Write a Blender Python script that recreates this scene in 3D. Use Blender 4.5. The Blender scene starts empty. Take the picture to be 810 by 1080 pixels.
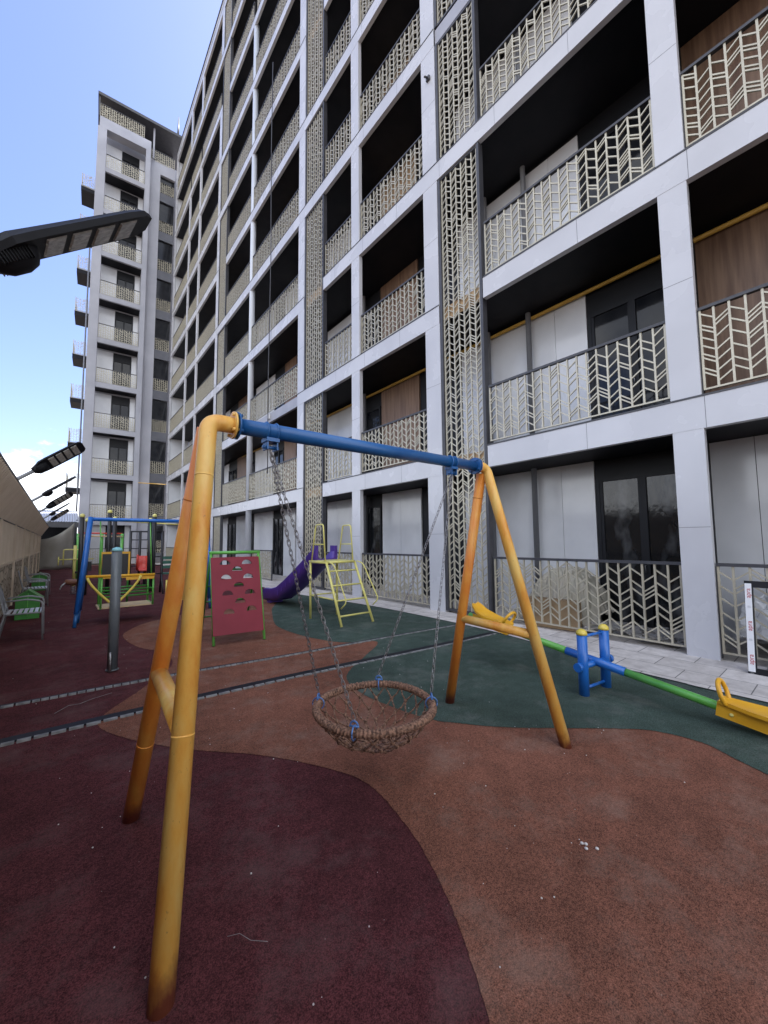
import bpy, bmesh, math, random
from mathutils import Vector, Matrix
R = math.radians
scene = bpy.context.scene
col = scene.collection
random.seed(7)

# ------------------------------------------------------------------ camera
yaw, pitch, roll = R(39.705), R(4.29), R(-0.516)
fw = Vector((math.sin(yaw)*math.cos(pitch), math.cos(yaw)*math.cos(pitch), math.sin(pitch)))
r0 = Vector((math.cos(yaw), -math.sin(yaw), 0)); u0 = r0.cross(fw)
rr = r0*math.cos(roll) + u0*math.sin(roll); uu = -r0*math.sin(roll) + u0*math.cos(roll)
cd = bpy.data.cameras.new("camera"); cam = bpy.data.objects.new("camera", cd); col.objects.link(cam)
cam.matrix_world = Matrix(((rr.x, uu.x, -fw.x, 0), (rr.y, uu.y, -fw.y, 0), (rr.z, uu.z, -fw.z, 1.5), (0, 0, 0, 1)))
cd.sensor_fit = 'HORIZONTAL'; cd.sensor_width = 36; cd.lens = 410.18/810*36
cd.clip_start = 0.05; cd.clip_end = 2000
scene.camera = cam

# ------------------------------------------------------------------ sky and sun
SUN_EL, SUN_AZ = R(56), R(78)
w = bpy.data.worlds.new("World"); scene.world = w; w.use_nodes = True
nt = w.node_tree; N = nt.nodes; L = nt.links
for n in list(N): N.remove(n)
wo = N.new('ShaderNodeOutputWorld'); bg = N.new('ShaderNodeBackground'); bg.inputs[1].default_value = 0.1
sky = N.new('ShaderNodeTexSky'); sky.sky_type = 'NISHITA'; sky.sun_disc = False
sky.sun_elevation = SUN_EL; sky.sun_rotation = SUN_AZ; sky.air_density = 1.0; sky.dust_density = 1.2; sky.ozone_density = 1.4
tc = N.new('ShaderNodeTexCoord'); sep = N.new('ShaderNodeSeparateXYZ'); L.new(tc.outputs['Generated'], sep.inputs[0])
def mth(op, a, b=None, clamp=False):
    n = N.new('ShaderNodeMath'); n.operation = op; n.use_clamp = clamp
    for i, v in enumerate((a, b)):
        if v is None: continue
        if isinstance(v, (int, float)): n.inputs[i].default_value = v
        else: L.new(v, n.inputs[i])
    return n.outputs[0]
zz = mth('ADD', mth('MAXIMUM', sep.outputs[2], 0.0), 0.22)
cmb = N.new('ShaderNodeCombineXYZ')
L.new(mth('DIVIDE', sep.outputs[0], zz), cmb.inputs[0]); L.new(mth('DIVIDE', sep.outputs[1], zz), cmb.inputs[1])
cn = N.new('ShaderNodeTexNoise'); cn.inputs['Scale'].default_value = 1.25; cn.inputs['Detail'].default_value = 8; cn.inputs['Roughness'].default_value = 0.56
L.new(cmb.outputs[0], cn.inputs['Vector'])
# cloud cover: added heavy out of view, behind the camera and over the fence, for diffuse light, thin ahead except near the horizon
cov = mth('ADD', mth('MULTIPLY', sep.outputs[1], -0.20), mth('MULTIPLY', sep.outputs[0], -0.12))
low = mth('MULTIPLY', mth('SUBTRACT', 0.27, sep.outputs[2], True), 0.2)
dens = mth('ADD', mth('ADD', cn.outputs[0], cov), low)
cr = N.new('ShaderNodeMapRange'); cr.interpolation_type = 'SMOOTHSTEP'
cr.inputs[1].default_value = 0.50; cr.inputs[2].default_value = 0.66
L.new(dens, cr.inputs[0])
hv = N.new('ShaderNodeVectorMath'); hv.operation = 'MULTIPLY'; hv.inputs[1].default_value = (1, 1, 1.7); L.new(tc.outputs['Generated'], hv.inputs[0])
hn = N.new('ShaderNodeTexNoise'); hn.inputs['Scale'].default_value = 5.2; hn.inputs['Detail'].default_value = 9; hn.inputs['Roughness'].default_value = 0.58
L.new(hv.outputs[0], hn.inputs['Vector'])
hd_ = mth('ADD', hn.outputs[0], mth('MULTIPLY', mth('SUBTRACT', 0.205, sep.outputs[2]), 2.4))
hr = N.new('ShaderNodeMapRange'); hr.interpolation_type = 'SMOOTHSTEP'; hr.inputs[1].default_value = 0.50; hr.inputs[2].default_value = 0.60; L.new(hd_, hr.inputs[0])
hmask = mth('MAXIMUM', cr.outputs[0], hr.outputs[0])
cn2 = N.new('ShaderNodeTexNoise'); cn2.inputs['Scale'].default_value = 7.0; cn2.inputs['Detail'].default_value = 5
L.new(hv.outputs[0], cn2.inputs['Vector'])
ccol = N.new('ShaderNodeValToRGB')
ccol.color_ramp.elements[0].position = 0.35; ccol.color_ramp.elements[0].color = (4.6, 5.0, 5.9, 1)
ccol.color_ramp.elements[1].position = 0.62; ccol.color_ramp.elements[1].color = (7.8, 8.0, 8.3, 1)
L.new(cn2.outputs[0], ccol.inputs[0])
skm = N.new('ShaderNodeMix'); skm.data_type = 'RGBA'; skm.blend_type = 'MULTIPLY'; skm.inputs[0].default_value = 1
L.new(sky.outputs[0], skm.inputs[6]); skm.inputs[7].default_value = (0.82, 0.80, 0.97, 1)
mx = N.new('ShaderNodeMix'); mx.data_type = 'RGBA'
L.new(hmask, mx.inputs[0]); L.new(skm.outputs[2], mx.inputs[6]); L.new(ccol.outputs[0], mx.inputs[7])
L.new(mx.outputs[2], bg.inputs[0]); L.new(bg.outputs[0], wo.inputs[0])

sd = bpy.data.lights.new("sun", 'SUN'); sd.energy = 3.0; sd.angle = R(0.53); sd.color = (1, 0.95, 0.87)
so = bpy.data.objects.new("sun", sd); col.objects.link(so)
sdir = Vector((math.sin(SUN_AZ)*math.cos(SUN_EL), math.cos(SUN_AZ)*math.cos(SUN_EL), math.sin(SUN_EL)))
so.rotation_euler = sdir.to_track_quat('Z', 'Y').to_euler(); so.location = sdir*80

scene.view_settings.view_transform = 'Standard'; scene.view_settings.look = 'None'
scene.view_settings.exposure = 1.78; scene.view_settings.gamma = 1.0
scene.render.engine = 'CYCLES'; scene.cycles.max_bounces = 8; scene.cycles.diffuse_bounces = 4
scene.cycles.use_denoising = True

# ------------------------------------------------------------------ materials
def mat(name, c, rough=0.5, metal=0.0, c2=None, scale=4.0, detail=4, lo=0.35, hi=0.65, bump=0.0, bscale=60, stretch=(1, 1, 1), spec=0.5, coat=0.0, rvar=0.0):
    m = bpy.data.materials.new(name); m.use_nodes = True
    t = m.node_tree; b = t.nodes['Principled BSDF']
    b.inputs['Base Color'].default_value = (*c, 1); b.inputs['Roughness'].default_value = rough
    b.inputs['Metallic'].default_value = metal; b.inputs['Specular IOR Level'].default_value = spec
    b.inputs['Coat Weight'].default_value = coat
    if c2 is not None or bump:
        tcn = t.nodes.new('ShaderNodeTexCoord'); mp = t.nodes.new('ShaderNodeMapping'); mp.inputs['Scale'].default_value = stretch
        t.links.new(tcn.outputs['Object'], mp.inputs[0])
    if c2 is not None:
        n = t.nodes.new('ShaderNodeTexNoise'); n.inputs['Scale'].default_value = scale; n.inputs['Detail'].default_value = detail
        t.links.new(mp.outputs[0], n.inputs['Vector'])
        rp = t.nodes.new('ShaderNodeValToRGB')
        rp.color_ramp.elements[0].position = lo; rp.color_ramp.elements[0].color = (*c, 1)
        rp.color_ramp.elements[1].position = hi; rp.color_ramp.elements[1].color = (*c2, 1)
        t.links.new(n.outputs[0], rp.inputs[0]); t.links.new(rp.outputs[0], b.inputs['Base Color'])
        if rvar:
            mr = t.nodes.new('ShaderNodeMapRange'); mr.inputs[3].default_value = rough; mr.inputs[4].default_value = rough+rvar
            t.links.new(n.outputs[0], mr.inputs[0]); t.links.new(mr.outputs[0], b.inputs['Roughness'])
    if bump:
        nb = t.nodes.new('ShaderNodeTexNoise'); nb.inputs['Scale'].default_value = bscale; nb.inputs['Detail'].default_value = 3
        t.links.new(mp.outputs[0], nb.inputs['Vector'])
        bp = t.nodes.new('ShaderNodeBump'); bp.inputs['Strength'].default_value = bump; bp.inputs['Distance'].default_value = 0.01
        t.links.new(nb.outputs[0], bp.inputs['Height']); t.links.new(bp.outputs[0], b.inputs['Normal'])
    return m

def rubber(name, c, dust, speck):
    m = bpy.data.materials.new(name); m.use_nodes = True
    t = m.node_tree; b = t.nodes['Principled BSDF']; b.inputs['Roughness'].default_value = 0.95; b.inputs['Specular IOR Level'].default_value = 0.12
    tcn = t.nodes.new('ShaderNodeTexCoord'); O = tcn.outputs['Object']
    def noise(s, d=4, r=0.6):
        n = t.nodes.new('ShaderNodeTexNoise'); n.inputs['Scale'].default_value = s; n.inputs['Detail'].default_value = d; n.inputs['Roughness'].default_value = r
        t.links.new(O, n.inputs['Vector']); return n.outputs[0]
    def ramp(src, p0, p1, c0, c1):
        rp = t.nodes.new('ShaderNodeValToRGB'); e = rp.color_ramp.elements
        e[0].position = p0; e[0].color = (*c0, 1); e[1].position = p1; e[1].color = (*c1, 1); t.links.new(src, rp.inputs[0]); return rp.outputs[0]
    def mix(f, a, bb, mode='MIX'):
        x = t.nodes.new('ShaderNodeMix'); x.data_type = 'RGBA'; x.blend_type = mode
        if isinstance(f, float): x.inputs[0].default_value = f
        else: t.links.new(f, x.inputs[0])
        t.links.new(a, x.inputs[6]); t.links.new(bb, x.inputs[7]); return x.outputs[2]
    grain = mix(0.5, ramp(noise(210, 2), 0.36, 0.66, [v*0.12 for v in c], [v*2.2 for v in c]), ramp(noise(75, 3), 0.36, 0.66, [v*0.45 for v in c], [v*1.5 for v in c]))
    big = mix(0.5, ramp(noise(0.9, 6), 0.36, 0.66, (0.60, 0.60, 0.60), (1.30, 1.28, 1.25)), ramp(noise(6.5, 6), 0.34, 0.68, (0.70, 0.70, 0.70), (1.25, 1.25, 1.25)))
    base = mix(1.0, grain, big, 'MULTIPLY')
    dustm = ramp(noise(1.7, 10, 0.72), 0.50, 0.74, (0, 0, 0), (0.6, 0.6, 0.6))
    dg = t.nodes.new('ShaderNodeRGB'); dg.outputs[0].default_value = (*dust, 1)
    base = mix(dustm, base, dg.outputs[0])
    v = t.nodes.new('ShaderNodeTexVoronoi'); v.inputs['Scale'].default_value = 26; t.links.new(O, v.inputs['Vector'])
    vm = ramp(v.outputs['Distance'], 0.035, 0.06, (0.85, 0.85, 0.85), (0, 0, 0))
    sel = ramp(noise(9, 2), 0.56, 0.60, (0, 0, 0), (1, 1, 1))
    sp = mix(1.0, vm, sel, 'MULTIPLY')
    sg = t.nodes.new('ShaderNodeRGB'); sg.outputs[0].default_value = (*speck, 1)
    base = mix(sp, base, sg.outputs[0])
    t.links.new(base, b.inputs['Base Color'])
    bp = t.nodes.new('ShaderNodeBump'); bp.inputs['Strength'].default_value = 0.75; bp.inputs['Distance'].default_value = 0.008
    t.links.new(noise(140, 3), bp.inputs['Height']); t.links.new(bp.outputs[0], b.inputs['Normal'])
    return m

M = {}
M['maroon'] = rubber('maroon_rubber', (0.086, 0.026, 0.028), (0.15, 0.095, 0.09), (0.3, 0.27, 0.25))
M['brown'] = rubber('brown_rubber', (0.195, 0.083, 0.054), (0.28, 0.20, 0.155), (0.4, 0.36, 0.3))
M['green_rub'] = rubber('green_rubber', (0.056, 0.082, 0.067), (0.17, 0.18, 0.16), (0.3, 0.3, 0.28))
M['soil'] = mat('dry_soil', (0.16, 0.13, 0.10), 0.95, c2=(0.24, 0.20, 0.16), scale=0.6, bump=0.6, bscale=12)
M['white'] = mat('white_cladding', (0.515, 0.515, 0.535), 0.16, c2=(0.59, 0.59, 0.61), scale=0.9, detail=6, rvar=0.22, spec=0.5, bump=0.05, bscale=1.8)
M['white_grey'] = mat('grey_cladding', (0.30, 0.30, 0.33), 0.4, c2=(0.36, 0.36, 0.39), scale=1.2)
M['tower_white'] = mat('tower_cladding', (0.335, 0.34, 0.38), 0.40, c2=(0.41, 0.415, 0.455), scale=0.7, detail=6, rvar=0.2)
M['spandrel'] = mat('slate_spandrel', (0.085, 0.088, 0.105), 0.45, c2=(0.11, 0.113, 0.13), scale=2)
M['seam'] = mat('dark_joint', (0.10, 0.10, 0.11), 0.7)
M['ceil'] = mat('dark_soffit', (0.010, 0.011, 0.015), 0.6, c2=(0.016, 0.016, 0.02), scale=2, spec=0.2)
M['steel'] = mat('charcoal_metal', (0.045, 0.045, 0.052), 0.45, c2=(0.06, 0.06, 0.066), scale=5)
M['bars'] = mat('champagne_metal', (0.46, 0.42, 0.325), 0.34, metal=0.25, c2=(0.54, 0.50, 0.39), scale=6)
M['bars_far'] = M['bars']
M['panel'] = mat('glossy_wall_panel', (0.66, 0.67, 0.69), 0.08, c2=(0.74, 0.75, 0.77), scale=1.3, rvar=0.12, spec=0.6)
M['wood'] = mat('brown_wood_panel', (0.15, 0.085, 0.055), 0.45, c2=(0.25, 0.155, 0.10), scale=3, detail=8, stretch=(6, 6, 0.35))
M['wood_light'] = mat('light_wood_panel', (0.33, 0.22, 0.13), 0.5, c2=(0.45, 0.31, 0.20), scale=3, detail=8, stretch=(6, 6, 0.35))
M['glass'] = mat('dark_window_glass', (0.010, 0.011, 0.014), 0.06, c2=(0.022, 0.023, 0.026), scale=2.5, detail=8, spec=0.32, bump=0.12, bscale=3)
M['glass_film'] = mat('film_covered_glass', (0.010, 0.011, 0.013), 0.10, c2=(0.14, 0.145, 0.15), scale=2.6, detail=12, lo=0.50, hi=0.86, stretch=(1, 1.6, .8), spec=0.5, bump=0.25, bscale=7)  # pale streaks: wrinkled film, with its reflections put into the base colour
M['frame'] = mat('dark_door_frame', (0.012, 0.0125, 0.015), 0.45, spec=0.25)
M['concrete'] = mat('raw_concrete', (0.27, 0.26, 0.25), 0.85, c2=(0.38, 0.37, 0.35), scale=3, bump=0.3, bscale=30)
M['tanedge'] = mat('tan_slab_edge', (0.42, 0.27, 0.14), 0.7, c2=(0.52, 0.37, 0.22), scale=6)
M['pipe_grey'] = mat('grey_pipe', (0.17, 0.175, 0.19), 0.4)
M['gas'] = mat('yellow_gas_pipe', (0.55, 0.33, 0.06), 0.45)
M['white_pole'] = mat('white_pole_paint', (0.62, 0.65, 0.70), 0.28)
def worn_orange(name, pal):
    m = bpy.data.materials.new(name); m.use_nodes = True; t = m.node_tree; b = t.nodes['Principled BSDF']; b.inputs['Coat Weight'].default_value = 0.1
    tcn = t.nodes.new('ShaderNodeTexCoord'); O = tcn.outputs['Object']
    def noise(s, d, st):
        mp = t.nodes.new('ShaderNodeMapping'); mp.inputs['Scale'].default_value = st; t.links.new(O, mp.inputs[0])
        n = t.nodes.new('ShaderNodeTexNoise'); n.inputs['Scale'].default_value = s; n.inputs['Detail'].default_value = d; n.inputs['Roughness'].default_value = 0.62; t.links.new(mp.outputs[0], n.inputs['Vector']); return n.outputs[0]
    def ramp(src, *st):
        rp = t.nodes.new('ShaderNodeValToRGB'); e = rp.color_ramp.elements
        while len(e) < len(st): e.new(0.5)
        for q, (p, c) in zip(e, st): q.position = p; q.color = (*c, 1)
        t.links.new(src, rp.inputs[0]); return rp.outputs[0]
    def mix(f, a, c, mode='MIX'):
        x = t.nodes.new('ShaderNodeMix'); x.data_type = 'RGBA'; x.blend_type = mode
        t.links.new(f, x.inputs[0]) if not isinstance(f, float) else setattr(x.inputs[0], 'default_value', f)
        t.links.new(a, x.inputs[6])
        if isinstance(c, tuple): x.inputs[7].default_value = (*c, 1)
        else: t.links.new(c, x.inputs[7])
        return x.outputs[2]
    base = ramp(noise(2.0, 8, (3.2, 3.2, 0.9)), *pal)
    base = mix(ramp(noise(14, 6, (1, 1, 0.25)), (0.56, (0, 0, 0)), (0.70, (0.25, 0.25, 0.25))), base, (0.50, 0.15, 0.03))
    base = mix(ramp(noise(60, 5, (1, 1, 0.6)), (0.66, (0, 0, 0)), (0.72, (0.6, 0.6, 0.6))), base, (0.28, 0.14, 0.06))
    sp = t.nodes.new('ShaderNodeSeparateXYZ'); t.links.new(O, sp.inputs[0])
    ad = t.nodes.new('ShaderNodeMath'); ad.operation = 'MULTIPLY_ADD'; ad.inputs[1].default_value = 0.22
    t.links.new(noise(12, 5, (1, 1, 0.5)), ad.inputs[0]); t.links.new(sp.outputs[2], ad.inputs[2])
    base = mix(ramp(ad.outputs[0], (0.13, (0.93, 0.93, 0.93)), (0.22, (0, 0, 0))), base, (0.15, 0.022, 0.020))
    t.links.new(base, b.inputs['Base Color'])
    rr_ = t.nodes.new('ShaderNodeMapRange'); rr_.inputs[3].default_value = 0.30; rr_.inputs[4].default_value = 0.62; t.links.new(noise(9, 6, (1, 1, 0.4)), rr_.inputs[0]); t.links.new(rr_.outputs[0], b.inputs['Roughness'])
    bp = t.nodes.new('ShaderNodeBump'); bp.inputs['Strength'].default_value = 0.12; bp.inputs['Distance'].default_value = 0.004; t.links.new(noise(26, 4, (1, 1, 0.5)), bp.inputs['Height']); t.links.new(bp.outputs[0], b.inputs['Normal'])
    return m
M['orange'] = worn_orange('worn_yellow_orange_paint', ((0.32, (0.70, 0.27, 0.035)), (0.46, (0.80, 0.42, 0.08)), (0.62, (0.82, 0.55, 0.16))))
M['orange_deep'] = worn_orange('worn_deep_orange_paint', ((0.32, (0.62, 0.17, 0.022)), (0.50, (0.70, 0.25, 0.035)), (0.68, (0.76, 0.38, 0.07))))
M['rustbase'] = mat('red_stained_pipe_foot', (0.13, 0.026, 0.022), 0.6, c2=(0.25, 0.06, 0.025), scale=9)
M['blue'] = mat('blue_paint', (0.008, 0.080, 0.25), 0.33, c2=(0.012, 0.112, 0.32), scale=3, stretch=(1, 1, 1), rvar=0.15, coat=0.2)
M['blue_bright'] = mat('bright_blue_paint', (0.012, 0.12, 0.46), 0.3, c2=(0.018, 0.15, 0.52), scale=6, coat=0.2)
M['greenp'] = mat('green_paint', (0.10, 0.38, 0.06), 0.32, c2=(0.14, 0.45, 0.085), scale=5, coat=0.2)
M['dgreen'] = mat('grass_green_paint', (0.035, 0.20, 0.028), 0.4, c2=(0.05, 0.24, 0.035), scale=5)
M['yellow'] = mat('yellow_paint', (0.68, 0.52, 0.06), 0.36, c2=(0.74, 0.58, 0.12), scale=8, coat=0.1)
M['yellow_pale'] = mat('pale_yellow_paint', (0.66, 0.60, 0.17), 0.36, c2=(0.72, 0.66, 0.22), scale=8)
M['seat_yel'] = mat('yellow_plastic', (0.72, 0.36, 0.018), 0.42, c2=(0.78, 0.42, 0.03), scale=5)
M['purple'] = mat('purple_plastic', (0.065, 0.028, 0.23), 0.40, c2=(0.085, 0.038, 0.28), scale=4)
M['red_board'] = mat('crimson_board', (0.20, 0.014, 0.028), 0.5, c2=(0.235, 0.020, 0.037), scale=3, detail=6, spec=0.3)
M['red'] = mat('red_plastic', (0.60, 0.06, 0.04), 0.4)
M['black'] = mat('black_paint', (0.018, 0.018, 0.020), 0.42)
M['galv'] = mat('galvanised_chain', (0.34, 0.34, 0.35), 0.38, metal=0.8, c2=(0.22, 0.20, 0.19), scale=30)
M['shackle'] = mat('blue_zinc_shackle', (0.10, 0.22, 0.50), 0.35, metal=0.4)
M['rope'] = mat('brown_rope', (0.070, 0.036, 0.023), 0.85, c2=(0.33, 0.18, 0.115), scale=75, detail=5, lo=0.34, hi=0.66, bump=0.6, bscale=190)
M['boll'] = mat('grey_bollard_paint', (0.105, 0.12, 0.13), 0.34, c2=(0.13, 0.145, 0.155), scale=6)
M['cyan'] = mat('pale_cyan_cap', (0.25, 0.55, 0.58), 0.5)
M['lamp'] = mat('dark_lamp_housing', (0.006, 0.006, 0.0075), 0.6, c2=(0.010, 0.010, 0.012), scale=10, spec=0.18)
M['lens'] = mat('clear_led_lens', (0.22, 0.21, 0.18), 0.22, c2=(0.36, 0.34, 0.30), scale=26, bump=0.5, bscale=40, spec=0.7)
M['chairmetal'] = mat('grey_chair_metal', (0.25, 0.255, 0.26), 0.4)
M['slat'] = mat('silver_slat', (0.50, 0.52, 0.52), 0.35, metal=0.2)
M['tan_sheet'] = mat('tan_sheet_metal', (0.68, 0.565, 0.42), 0.55, c2=(0.76, 0.645, 0.50), scale=2, detail=6)
M['ply'] = mat('plywood_footboard', (0.55, 0.40, 0.22), 0.6, c2=(0.62, 0.47, 0.28), scale=4, stretch=(1, 8, 1))
M['tarp'] = mat('grey_tan_tarpaulin', (0.27, 0.255, 0.22), 0.7, c2=(0.32, 0.305, 0.27), scale=2)
M['roofsheet'] = mat('pale_corrugated_roof', (0.45, 0.46, 0.50), 0.4)
M['plastic'] = mat('crumpled_clear_plastic', (0.66, 0.67, 0.69), 0.2, c2=(0.80, 0.80, 0.80), scale=7, bump=0.6, bscale=12)
M['bluemark'] = mat('blue_print', (0.04, 0.10, 0.45), 0.5)
M['cream'] = mat('cream_canvas', (0.42, 0.39, 0.31), 0.8, c2=(0.50, 0.46, 0.38), scale=5, bump=0.3, bscale=18)
M['carton'] = mat('brown_carton', (0.36, 0.25, 0.14), 0.8, c2=(0.42, 0.30, 0.18), scale=6)
M['rubble'] = mat('broken_board', (0.30, 0.28, 0.26), 0.85, c2=(0.46, 0.44, 0.41), scale=9)
M['red_print'] = mat('red_print', (0.45, 0.02, 0.03), 0.5)
M['dark_print'] = mat('dark_print', (0.05, 0.04, 0.05), 0.5)
M['grey_print'] = mat('grey_print', (0.35, 0.36, 0.37), 0.5)
M['film'] = mat('white_protective_film', (0.78, 0.78, 0.78), 0.35)
M['litter'] = mat('white_crumbs', (0.62, 0.60, 0.57), 0.8)
M['track'] = mat('worn_grey_edging', (0.13, 0.13, 0.13), 0.7, c2=(0.30, 0.30, 0.29), scale=14)
M['teal'] = mat('dark_green_plastic', (0.02, 0.10, 0.07), 0.4)
M['horse'] = mat('brown_plastic', (0.22, 0.09, 0.05), 0.5)

# stone base of the fence
def stone_mat():
    m = bpy.data.materials.new('rubble_stone'); m.use_nodes = True; t = m.node_tree; b = t.nodes['Principled BSDF']; b.inputs['Roughness'].default_value = 0.9
    tcn = t.nodes.new('ShaderNodeTexCoord'); mp = t.nodes.new('ShaderNodeMapping'); mp.inputs['Scale'].default_value = (3.2, 3.2, 5.5); t.links.new(tcn.outputs['Object'], mp.inputs[0])
    v = t.nodes.new('ShaderNodeTexVoronoi'); v.feature = 'DISTANCE_TO_EDGE'; v.inputs['Scale'].default_value = 1.0; t.links.new(mp.outputs[0], v.inputs['Vector'])
    v2 = t.nodes.new('ShaderNodeTexVoronoi'); v2.inputs['Scale'].default_value = 1.0; t.links.new(mp.outputs[0], v2.inputs['Vector'])
    rp = t.nodes.new('ShaderNodeValToRGB'); rp.color_ramp.elements[0].position = 0.02; rp.color_ramp.elements[0].color = (0.30, 0.27, 0.22, 1)
    rp.color_ramp.elements[1].position = 0.09; rp.color_ramp.elements[1].color = (1, 1, 1, 1); t.links.new(v.outputs[0], rp.inputs[0])
    hs = t.nodes.new('ShaderNodeValToRGB'); hs.color_ramp.elements[0].color = (0.46, 0.385, 0.28, 1); hs.color_ramp.elements[1].color = (0.70, 0.60, 0.46, 1)
    sx = t.nodes.new('ShaderNodeSeparateColor'); t.links.new(v2.outputs['Color'], sx.inputs[0]); t.links.new(sx.outputs[0], hs.inputs[0])
    x = t.nodes.new('ShaderNodeMix'); x.data_type = 'RGBA'; x.blend_type = 'MULTIPLY'; x.inputs[0].default_value = 1
    t.links.new(hs.outputs[0], x.inputs[6]); t.links.new(rp.outputs[0], x.inputs[7]); t.links.new(x.outputs[2], b.inputs['Base Color'])
    bp = t.nodes.new('ShaderNodeBump'); bp.inputs['Strength'].default_value = 0.5; bp.inputs['Distance'].default_value = 0.02
    t.links.new(rp.outputs[0], bp.inputs['Height']); t.links.new(bp.outputs[0], b.inputs['Normal'])
    return m
M['stone'] = stone_mat()

def paver_mat():
    m = bpy.data.materials.new('pale_stone_pavers'); m.use_nodes = True; t = m.node_tree; b = t.nodes['Principled BSDF']; b.inputs['Roughness'].default_value = 0.75
    tcn = t.nodes.new('ShaderNodeTexCoord'); mp = t.nodes.new('ShaderNodeMapping'); mp.inputs['Rotation'].default_value = (0, 0, R(90))
    mp.inputs['Location'].default_value = (0.12, 0.08, 0)
    t.links.new(tcn.outputs['Object'], mp.inputs[0])
    br = t.nodes.new('ShaderNodeTexBrick'); br.inputs['Scale'].default_value = 1.0
    br.inputs['Brick Width'].default_value = 0.60; br.inputs['Row Height'].default_value = 0.40; br.inputs['Mortar Size'].default_value = 0.005
    br.inputs['Color1'].default_value = (0.58, 0.535, 0.49, 1); br.inputs['Color2'].default_value = (0.70, 0.65, 0.60, 1); br.inputs['Mortar'].default_value = (0.17, 0.16, 0.15, 1)
    t.links.new(mp.outputs[0], br.inputs['Vector'])
    n = t.nodes.new('ShaderNodeTexNoise'); n.inputs['Scale'].default_value = 5; n.inputs['Detail'].default_value = 8; n.inputs['Roughness'].default_value = 0.7; t.links.new(tcn.outputs['Object'], n.inputs['Vector'])
    rp = t.nodes.new('ShaderNodeValToRGB'); rp.color_ramp.elements[0].position = 0.35; rp.color_ramp.elements[0].color = (0.70, 0.69, 0.68, 1); rp.color_ramp.elements[1].position = 0.62; rp.color_ramp.elements[1].color = (1, 1, 1, 1)
    t.links.new(n.outputs[0], rp.inputs[0])
    x = t.nodes.new('ShaderNodeMix'); x.data_type = 'RGBA'; x.blend_type = 'MULTIPLY'; x.inputs[0].default_value = 1
    t.links.new(br.outputs['Color'], x.inputs[6]); t.links.new(rp.outputs[0], x.inputs[7]); t.links.new(x.outputs[2], b.inputs['Base Color'])
    return m
M['paver'] = paver_mat()

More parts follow.
